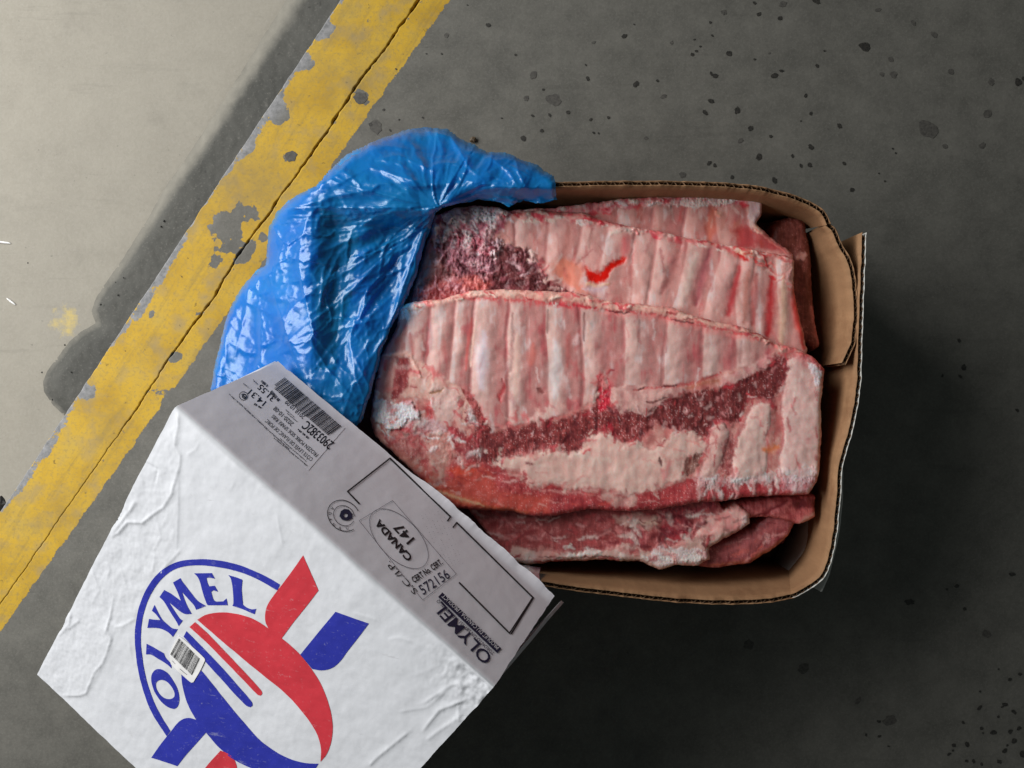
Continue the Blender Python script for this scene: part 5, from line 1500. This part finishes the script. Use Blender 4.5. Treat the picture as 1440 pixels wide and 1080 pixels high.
# printed decals: outlines in fold coordinates, triangulated and laid on the curved board
def decal(name, loops, mat, parent, off=0.00028, step=0.004, smooth=True):
    pts, edges = [], []
    for lp in loops:
        k = len(pts)
        n = len(lp)
        pts += [tuple(map(float, p)) for p in lp]
        edges += [(k + i, k + (i + 1) % n) for i in range(n)]
    arr = np.array(pts)
    def inside(x, y):
        c = np.zeros(x.shape, bool)
        for a, b_ in edges:
            x0, y0 = arr[a]
            x1, y1 = arr[b_]
            if y0 == y1:
                continue
            cr = ((y0 <= y) & (y1 > y)) | ((y1 <= y) & (y0 > y))
            c ^= cr & (x < x0 + (y - y0) / (y1 - y0) * (x1 - x0))
        return c
    gx, gy = np.meshgrid(np.arange(arr[:, 0].min(), arr[:, 0].max(), step), np.arange(arr[:, 1].min(), arr[:, 1].max(), step))
    gx, gy = gx.ravel(), gy.ravel()
    dm = np.full(gx.shape, 1e9)
    for a, b_ in edges:
        x0, y0 = arr[a]
        ex, ey = arr[b_] - arr[a]
        t = np.clip(((gx - x0) * ex + (gy - y0) * ey) / (ex * ex + ey * ey + 1e-15), 0, 1)
        dm = np.minimum(dm, np.hypot(gx - x0 - ex * t, gy - y0 - ey * t))
    k = inside(gx, gy) & (dm > step * 0.35)
    pts += list(zip(gx[k].tolist(), gy[k].tolist()))
    r = delaunay_2d_cdt([Vector((p[0] * 100, p[1] * 100)) for p in pts], edges, [], 0, 1e-7)
    vs = np.array([(v[0] / 100, v[1] / 100) for v in r[0]])
    fs = np.array([f for f in r[2] if len(f) == 3])
    c = vs[fs].mean(1)
    fs = fs[inside(c[:, 0], c[:, 1])]
    VV = lid_map(vs[:, 0], vs[:, 1], off)
    NN = lid_normal(vs[:, 0], vs[:, 1])
    gn = np.cross(VV[fs[:, 1]] - VV[fs[:, 0]], VV[fs[:, 2]] - VV[fs[:, 0]])
    bad = (gn * NN[fs[:, 0]]).sum(1) < 0
    fs[bad] = fs[bad][:, ::-1]
    me = mesh_np(name, VV, fs, True)
    me.normals_split_custom_set_from_vertices(NN.tolist())
    return link(name, me, mat, parent)
def dense(lp, mx):
    out = []
    n = len(lp)
    for i in range(n):
        a, b_ = np.asarray(lp[i], float), np.asarray(lp[(i + 1) % n], float)
        m = max(1, int(math.ceil(np.hypot(*(b_ - a)) / mx)))
        out += [tuple(a + (b_ - a) * j / m) for j in range(m)]
    return out
def curve_loop(pts, corner=35):
    """round the outline through its points, keeping the sharp corners"""
    p = np.asarray(pts, float)
    n = len(p)
    out = []
    def tang(i):
        a, b_ = p[i] - p[i - 1], p[(i + 1) % n] - p[i]
        ang = abs(math.degrees(math.atan2(a[0] * b_[1] - a[1] * b_[0], a @ b_)))
        if ang > corner:
            return None
        v = p[(i + 1) % n] - p[i - 1]
        return v / (np.linalg.norm(v) + 1e-9)
    for i in range(n):
        a, b_ = p[i], p[(i + 1) % n]
        L = np.linalg.norm(b_ - a)
        ta, tb = tang(i), tang((i + 1) % n)
        ta = (b_ - a) if ta is None else ta * L
        tb = (b_ - a) if tb is None else tb * L
        m = max(2, int(L / 2.2))
        for j in range(m):
            u = j / m
            h00, h10, h01, h11 = 2 * u ** 3 - 3 * u * u + 1, u ** 3 - 2 * u * u + u, -2 * u ** 3 + 3 * u * u, u ** 3 - u * u
            out.append(tuple(a * h00 + ta * h10 + b_ * h01 + tb * h11))
    return out
Z4 = lambda pts: Z(160, 760, 3.374, pts)
Z7 = lambda pts: Z(190, 780, 8, pts)
Z8 = lambda pts: Z(180, 880, 8, pts)
def shape(name, pxloops, mat, parent, off=0.00028, crv=True):
    return decal(name, [[st_top(x, y) for x, y in (curve_loop(l) if crv else dense(l, 3))] for l in pxloops], mat, parent, off)
ring = Z4([(785, 212), (740, 186), (690, 161), (640, 140), (580, 119), (520, 104), (460, 95), (400, 92), (350, 94), (305, 102), (260, 120), (220, 147), (185, 182), (155, 225), (130, 275), (112, 330), (101, 385), (95, 440), (96, 500), (101, 560), (110, 615), (124, 680), (145, 745), (172, 812), (205, 870), (246, 932),
           (264, 908), (228, 852), (196, 792), (170, 730), (151, 668), (137, 605), (128, 545), (123, 480), (125, 425), (132, 372), (145, 320), (162, 275), (186, 232), (214, 195), (248, 163), (285, 140), (330, 126), (385, 121), (440, 124), (500, 133), (560, 147), (620, 165), (690, 195), (772, 240)])
shape('printed_ring', [ring], M_BLUE, panel)
red = Z4([(388, 382), (430, 358), (490, 348), (555, 352), (620, 365), (675, 388), (726, 423), (714, 395), (712, 362), (722, 315), (752, 268), (800, 205), (850, 138), (896, 72), (968, 240), (910, 315), (850, 390), (790, 470), (848, 518), (900, 575), (948, 640), (985, 703), (1010, 765), (1027, 830), (1034, 900), (1026, 965), (1006, 1018), (976, 1056),
          (979, 1005), (970, 955), (948, 903), (910, 845), (855, 782), (790, 720), (700, 648), (620, 583), (540, 515), (465, 450)])
shape('printed_leaf', [red], M_RED, panel)
shape('printed_bar', [Z4([(352, 416), (378, 393), (430, 440), (520, 535), (610, 632), (692, 725), (694, 738), (686, 746), (672, 742), (580, 645), (480, 540), (400, 460)])], M_RED, panel)
shape('printed_bar', [Z4([(338, 435), (324, 462), (400, 550), (500, 664), (600, 775), (622, 795), (638, 801), (648, 794), (646, 778), (600, 722), (500, 606), (400, 500)])], M_BLUE, panel)
blue = Z4([(312, 600), (400, 615), (432, 652), (500, 740), (580, 840), (660, 930), (740, 997), (820, 1040), (900, 1060), (968, 1064), (940, 1100), (860, 1128), (760, 1124), (650, 1088), (560, 1042), (490, 986), (430, 918), (385, 970), (340, 1020), (298, 1074), (176, 1032), (215, 975), (262, 915), (300, 868), (325, 852), (350, 848), (384, 857), (352, 800), (330, 745), (316, 680)])
shape('printed_leaf', [blue], M_BLUE, panel)
shape('printed_ribbon', [Z4([(1050, 340), (1208, 396), (1160, 460), (1105, 530), (1072, 575), (1040, 605), (1005, 620), (970, 622), (935, 616), (908, 583), (878, 548), (960, 448)])], M_BLUE, panel)
shape('printed_ribbon', [Z4([(500, 1003), (540, 1020), (566, 1045), (580, 1085), (575, 1120), (540, 1180), (480, 1260), (330, 1215), (380, 1150), (440, 1070)])], M_RED, panel)
LET = [[Z7([(1030, 240), (1180, 288), (1192, 298), (1185, 400), (1195, 575), (1230, 602), (1300, 626), (1350, 618), (1330, 682), (1200, 630), (1075, 590), (1087, 560), (1080, 400), (1060, 280)])],
       [Z7([(650, 218), (850, 215), (885, 280), (820, 266), (790, 272), (802, 330), (818, 366), (880, 360), (915, 430), (862, 412), (840, 430), (865, 520), (890, 541), (970, 541), (1008, 506), (1022, 585), (800, 582), (785, 560), (740, 420), (695, 270)])],
       [Z7([(260, 485), (315, 405), (400, 456), (500, 530), (460, 420), (415, 320), (500, 270), (518, 310), (600, 420), (690, 530), (780, 590), (670, 632), (645, 580), (575, 500), (512, 430), (560, 560), (620, 680), (540, 676), (450, 612), (370, 545), (430, 640), (490, 730), (522, 752), (475, 816), (455, 775), (380, 650), (310, 535)])],
       [Z7([(175, 640), (205, 575), (224, 612), (290, 740), (345, 795), (405, 842), (465, 850), (405, 940), (368, 898), (300, 856), (220, 836), (125, 832), (145, 730), (200, 740), (268, 746), (222, 682)])],
       [Z8([(195, 212), (262, 246), (390, 320), (405, 365), (470, 440), (475, 492), (420, 442), (330, 386), (240, 332), (190, 332)])],
       [Z8([(250, 570), (268, 530), (300, 503), (345, 498), (392, 515), (440, 556), (490, 625), (530, 700), (553, 780), (560, 850), (550, 905), (528, 938), (500, 951), (455, 940), (400, 905), (340, 845), (290, 765), (260, 680), (248, 620)]),
        Z8([(300, 665), (310, 640), (335, 625), (368, 622), (405, 636), (450, 672), (485, 720), (505, 775), (502, 812), (480, 832), (440, 838), (395, 825), (350, 790), (318, 745), (302, 700)])]]
for k, l in enumerate(LET):
    shape('printed_letter', l, M_BLUE, panel)
# small barcode sticker on the print
stk = shape('barcode_sticker', [Z8([(545, 118), (600, 150), (700, 240), (845, 378), (852, 402), (790, 530), (722, 645), (700, 652), (680, 640), (560, 530), (470, 440), (455, 330), (500, 210)])], M_STICK, panel, off=0.0008)
stk['label'] = 'small white barcode sticker'
a0, a1, b0, b1 = [np.array(p) for p in Z8([(562, 150), (800, 385), (466, 330), (712, 572)])]
rs = np.random.RandomState(5)
u = 0.0
bars = []
while u < 0.985:
    w = rs.choice([0.008, 0.013, 0.02])
    bars.append([a0 + (a1 - a0) * u, a0 + (a1 - a0) * min(1, u + w), b0 + (b1 - b0) * min(1, u + w), b0 + (b1 - b0) * u])
    u += w + rs.choice([0.013, 0.02, 0.028])
def bars_mesh(name, quads, fn, mat, parent, off):
    VV, FF = [], []
    for q in quads:
        FF.append([len(VV) + j for j in range(4)])
        VV += [fn(*p) for p in q]
    VV = np.array(VV)
    o = link(name, mesh_np(name, lid_map(VV[:, 0], VV[:, 1], off), np.array(FF), False), mat, parent)
    return o
def marks(name, *a):
    o = bars_mesh(name, *a)
    o['kind'] = 'stuff'
    return o
marks('barcode', bars, st_top, M_BLACK, stk, 0.0011)
txt = []
for k in range(11):
    c = np.array(Z8([(575 + k * 7, 488 + k * 6.3)])[0])
    txt.append([c, c + (0.6, 0.55), c + (0.2, 1.2), c + (-0.4, 0.6)])
for k in range(4):
    c = np.array(Z8([(486 + k * 9, 400 + k * 9)])[0])
    txt.append([c, c + (0.9, 0.3), c + (0.5, 1.0), c + (-0.3, 0.7)])
marks('small_print', txt, st_top, M_FAINT, stk, 0.0011)

# --- printing on the side panel ---
_tc = {}
def text_geo(t, bold=0.0):
    cu = bpy.data.curves.new('text', 'FONT')
    cu.body = t
    cu.size = 1
    cu.offset = bold
    cu.resolution_u = 3
    ob = bpy.data.objects.new('text', cu)
    COL.objects.link(ob)
    dg = bpy.context.evaluated_depsgraph_get()
    me = ob.evaluated_get(dg).to_mesh()
    v = np.array([q.co[:2] for q in me.vertices])
    me.calc_loop_triangles()
    f = np.array([q.vertices[:] for q in me.loop_triangles])
    ob.evaluated_get(dg).to_mesh_clear()
    bpy.data.objects.remove(ob)
    bpy.data.curves.remove(cu)
    return v, f
cap = text_geo('H')[0][:, 1].max()
def text_on(t, p0, p1, hpx, mat=M_BLACK, bold=0.0, parent=None, off=0.0005, fn=st_wall):
    v, f = text_geo(t, bold)
    r = np.array(p1, float) - np.array(p0, float)
    r /= np.linalg.norm(r)
    up = np.array((r[1], -r[0]))
    s0, s1 = fn(*p0), fn(*p1)
    s2 = fn(*(np.array(p0) + up * hpx))
    x0, x1 = v[:, 0].min(), v[:, 0].max()
    q = s0[None] + (s1 - s0)[None] * ((v[:, 0] - x0) / (x1 - x0))[:, None] + (s2 - s0)[None] * (v[:, 1] / cap)[:, None]
    return link('printed_text', mesh_np('printed_text', lid_map(q[:, 0], q[:, 1], off), f, False), mat, parent or front)
Y1 = lambda u, v: (260 + u / 4.8, 490 + v / 4.8)
Y2 = lambda u, v: (440 + u / 4.235, 620 + v / 4.235)
Y3 = lambda u, v: (480 + u / 4.8, 760 + v / 4.8)
lab = decal('shipping_label', [dense([st_wall(*Y1(*p)) for p in [(655, 190), (1075, 545), (830, 830), (370, 330), (520, 205)]], 0.004)], M_LABEL, front, off=0.0003)
T_ = lambda t, a, b_, h, Y=Y1, **k: text_on(t, Y(*a), Y(*b_), h / (4.235 if Y is Y2 else 4.8), **k)
T_('2903382C', (1003, 645), (822, 492), 60, bold=0.012)
T_('2018.10.09', (812, 462), (690, 350), 30)
T_('2020-10-08', (735, 508), (613, 392), 30)
T_('14.31', (550, 362), (448, 275), 40, bold=0.01)
T_('31.55', (612, 335), (515, 240), 40, bold=0.01)
T_('FROZEN PORK SIDE SPARE RIBS', (898, 722), (598, 448), 26)
T_('CÔTE LEVÉE DE FLANC DE PORC', (862, 750), (555, 478), 26)
a0, a1, b0, b1 = [np.array(Y1(*p)) for p in [(672, 200), (1056, 540), (585, 262), (970, 600)]]
u, bars = 0.0, []
while u < 0.99:
    w = rs.choice([0.006, 0.009, 0.014])
    ln_ = 1.0 if 0.03 < u < 0.97 else 0.8
    e_ = 1.0 if u > 0.82 or u < 0.06 else 0.94
    bars.append([a0 + (a1 - a0) * u, a0 + (a1 - a0) * (u + w), a0 + (a1 - a0) * (u + w) + (b0 - a0) * ln_, a0 + (a1 - a0) * u + (b0 - a0) * ln_])
    u += w + rs.choice([0.006, 0.009, 0.012])
marks('barcode', bars, st_wall, M_BLACK, lab, 0.0008)
sm = []
def dash_line(p0, p1, h, n):
    p0, p1 = np.array(p0, float), np.array(p1, float)
    r = (p1 - p0) / np.linalg.norm(p1 - p0)
    up = np.array((r[1], -r[0])) * h
    u = 0
    while u < 1:
        w = rs.uniform(0.35, 0.8) / n
        c = p0 + (p1 - p0) * u
        k = rs.uniform(0.5, 1.0)
        sm.append([c, c + (p1 - p0) * w, c + (p1 - p0) * w + up * k, c + up * k])
        u += w + rs.choice([0.3, 0.35, 1.0]) / n
dash_line(Y1(700, 680), Y1(302, 310), 2.2, 62)
dash_line(Y1(822, 795), Y1(600, 605), 2.2, 36)
dash_line(Y1(815, 765), Y1(640, 610), 1.6, 30)
dash_line(Y1(755, 497), Y1(690, 440), 1.6, 12)
dash_line(Y1(735, 465), Y1(680, 415), 1.6, 12)
dash_line(Y1(515, 400), Y1(470, 370), 3.5, 4)
dash_line(Y1(835, 605), Y1(760, 545), 3.0, 8)
dash_line(Y1(640, 350), Y1(590, 290), 7, 8)
dash_line(Y1(560, 250), Y1(520, 215), 4, 6)
dash_line(Y1(430, 262), Y1(395, 235), 2, 4)
dash_line(Y1(490, 240), Y1(465, 215), 2, 4)
marks('small_print', sm, st_wall, M_BLACK, lab, 0.0007)
def circ(cx_, cy_, rx_, ry_, rot, a0_=0, a1_=360, n=48):
    out = []
    for j in range(n + 1):
        a = math.radians(a0_ + (a1_ - a0_) * j / n)
        x, y = rx_ * math.cos(a), ry_ * math.sin(a)
        out.append((cx_ + x * math.cos(rot) - y * math.sin(rot), cy_ + x * math.sin(rot) + y * math.cos(rot)))
    return out
def line_quads(pts, w):
    out = []
    pts = [np.asarray(p, float) for p in pts]
    for a, b_ in zip(pts[:-1], pts[1:]):
        r = b_ - a
        r = r / (np.linalg.norm(r) + 1e-9)
        nn = np.array((-r[1], r[0])) * w / 2
        out.append([a - nn - r * w * 0.3, b_ - nn + r * w * 0.3, b_ + nn + r * w * 0.3, a + nn - r * w * 0.3])
    return out
def lines(name, groups, mat, off=0.0006):
    q = []
    for pts, w in groups:
        q += line_quads(pts, w)
    return bars_mesh(name, q, st_wall, mat, front, off)
c_ = Y1(395, 322)
lines('printed_emblem', [(circ(c_[0], c_[1], 6.0, 6.0, 0), 0.8), (circ(c_[0] + 1, c_[1] + 0.5, 2.6, 3.0, 0), 1.6), ([(c_[0] - 2, c_[1] - 2), (c_[0] + 3, c_[1] + 3)], 1.5)], M_BLACK)
lines('printed_frame', [([Y2(272, 380), Y2(202, 308), Y2(450, 117), Y2(812, 462), Y2(795, 486)], 2.1), ([Y2(828, 524), Y2(850, 496), Y2(1310, 938), Y2(1180, 1150)], 2.1), ([Y3(1290, 388), Y3(1133, 628), Y3(790, 293)], 2.1)], M_BLACK)
c_ = Y2(180, 450)
lines('printed_emblem', [(circ(c_[0], c_[1], 24, 20, 0.65, 20, 300), 1.0), (circ(c_[0] + 0.5, c_[1], 15.5, 13, 0.65, -10, 320), 0.8)], M_BLACK)
cc = Y2(193, 448)
shape_px = [(cc[0] - 7, cc[1] - 6), (cc[0] - 2, cc[1] - 9), (cc[0] + 4, cc[1] - 8), (cc[0] + 9, cc[1] - 2), (cc[0] + 9, cc[1] + 4), (cc[0] + 3, cc[1] + 7), (cc[0] - 5, cc[1] + 6), (cc[0] - 9, cc[1] + 1)]
crest = decal('printed_crest', [[st_wall(*p) for p in shape_px], [st_wall(cc[0] + 3 * math.cos(a), cc[1] + 3 * math.sin(a)) for a in np.linspace(0, 6.28, 7)[:-1]]], M_NAVY, front, off=0.0006, step=0.01)
for ch, a in zip('CANADA', (75, 105, 135, 163, 190, 216)):
    a_ = math.radians(a)
    pc = np.array((c_[0] + 19.5 * math.cos(a_), c_[1] + 17.5 * math.sin(a_)))
    tang = np.array((-math.sin(a_), math.cos(a_)))
    # letters stand outward-up with feet towards the rim, read anticlockwise seen upside down
    rdir = tang
    inward = -np.array((math.cos(a_), math.sin(a_)))
    p0 = pc - rdir * 1.7 + np.array((math.cos(a_), math.sin(a_))) * 2.0
    up = np.array((rdir[1], -rdir[0]))
    if up @ inward > 0:
        text_on(ch, tuple(pc - rdir * 1.8 - up * 2), tuple(pc + rdir * 1.8 - up * 2), 4.2)
    else:
        text_on(ch, tuple(pc + rdir * 1.8 + up * 2), tuple(pc - rdir * 1.8 + up * 2), 4.2)
lines('stamp_outline', [([Y2(272, 480), Y2(468, 364), Y2(848, 800), Y2(650, 952), Y2(272, 480)], 0.6), (circ(*Y2(508, 588), 52, 27, 0.80), 0.7)], M_FAINT)
T_('CANADA', (590, 700), (392, 470), 38, Y2, bold=0.035)
T_('147', (600, 590), (512, 490), 52, Y2, bold=0.02)
T_('CERT No. CERT.', (600, 850), (770, 738), 36, Y2, bold=0.025)
T_('572156', (655, 922), (815, 818), 62, Y2, mat=M_NAVY)
T_('S.C./I.P.', (622, 898), (455, 715), 32, Y2)
sm = []
for k in range(6):
    a, b_ = np.array(Y2(640 + k * 24, 455 - k * 6)), np.array(Y2(790 + k * 20, 770 - k * 5))
    for j in range(26):
        if rs.rand() < 0.62:
            c = a + (b_ - a) * (j + rs.uniform(-0.2, 0.2)) / 26
            q = rs.uniform(0.35, 0.75)
            sm.append([c, c + (q, 0.1), c + (q, q), c + (0, q)])
marks('small_print', sm, st_wall, M_FAINT, front, 0.0006)
T_('OLYMEL', (1022, 790), (672, 415), 78, Y3, mat=M_NAVY, bold=0.012)
lines('printed_band', [([Y3(672, 380), Y3(1056, 738)], 8.6)], M_NAVY)
T_('PRODUIT DU CANADA / PRODUCT', (1066, 720), (690, 370), 26, Y3, mat=M_LABEL, off=0.0009)
T_('TORONTO ON L8T 1S1  MONTREAL Q', (1036, 760), (652, 402), 22, Y3, mat=M_NAVY)
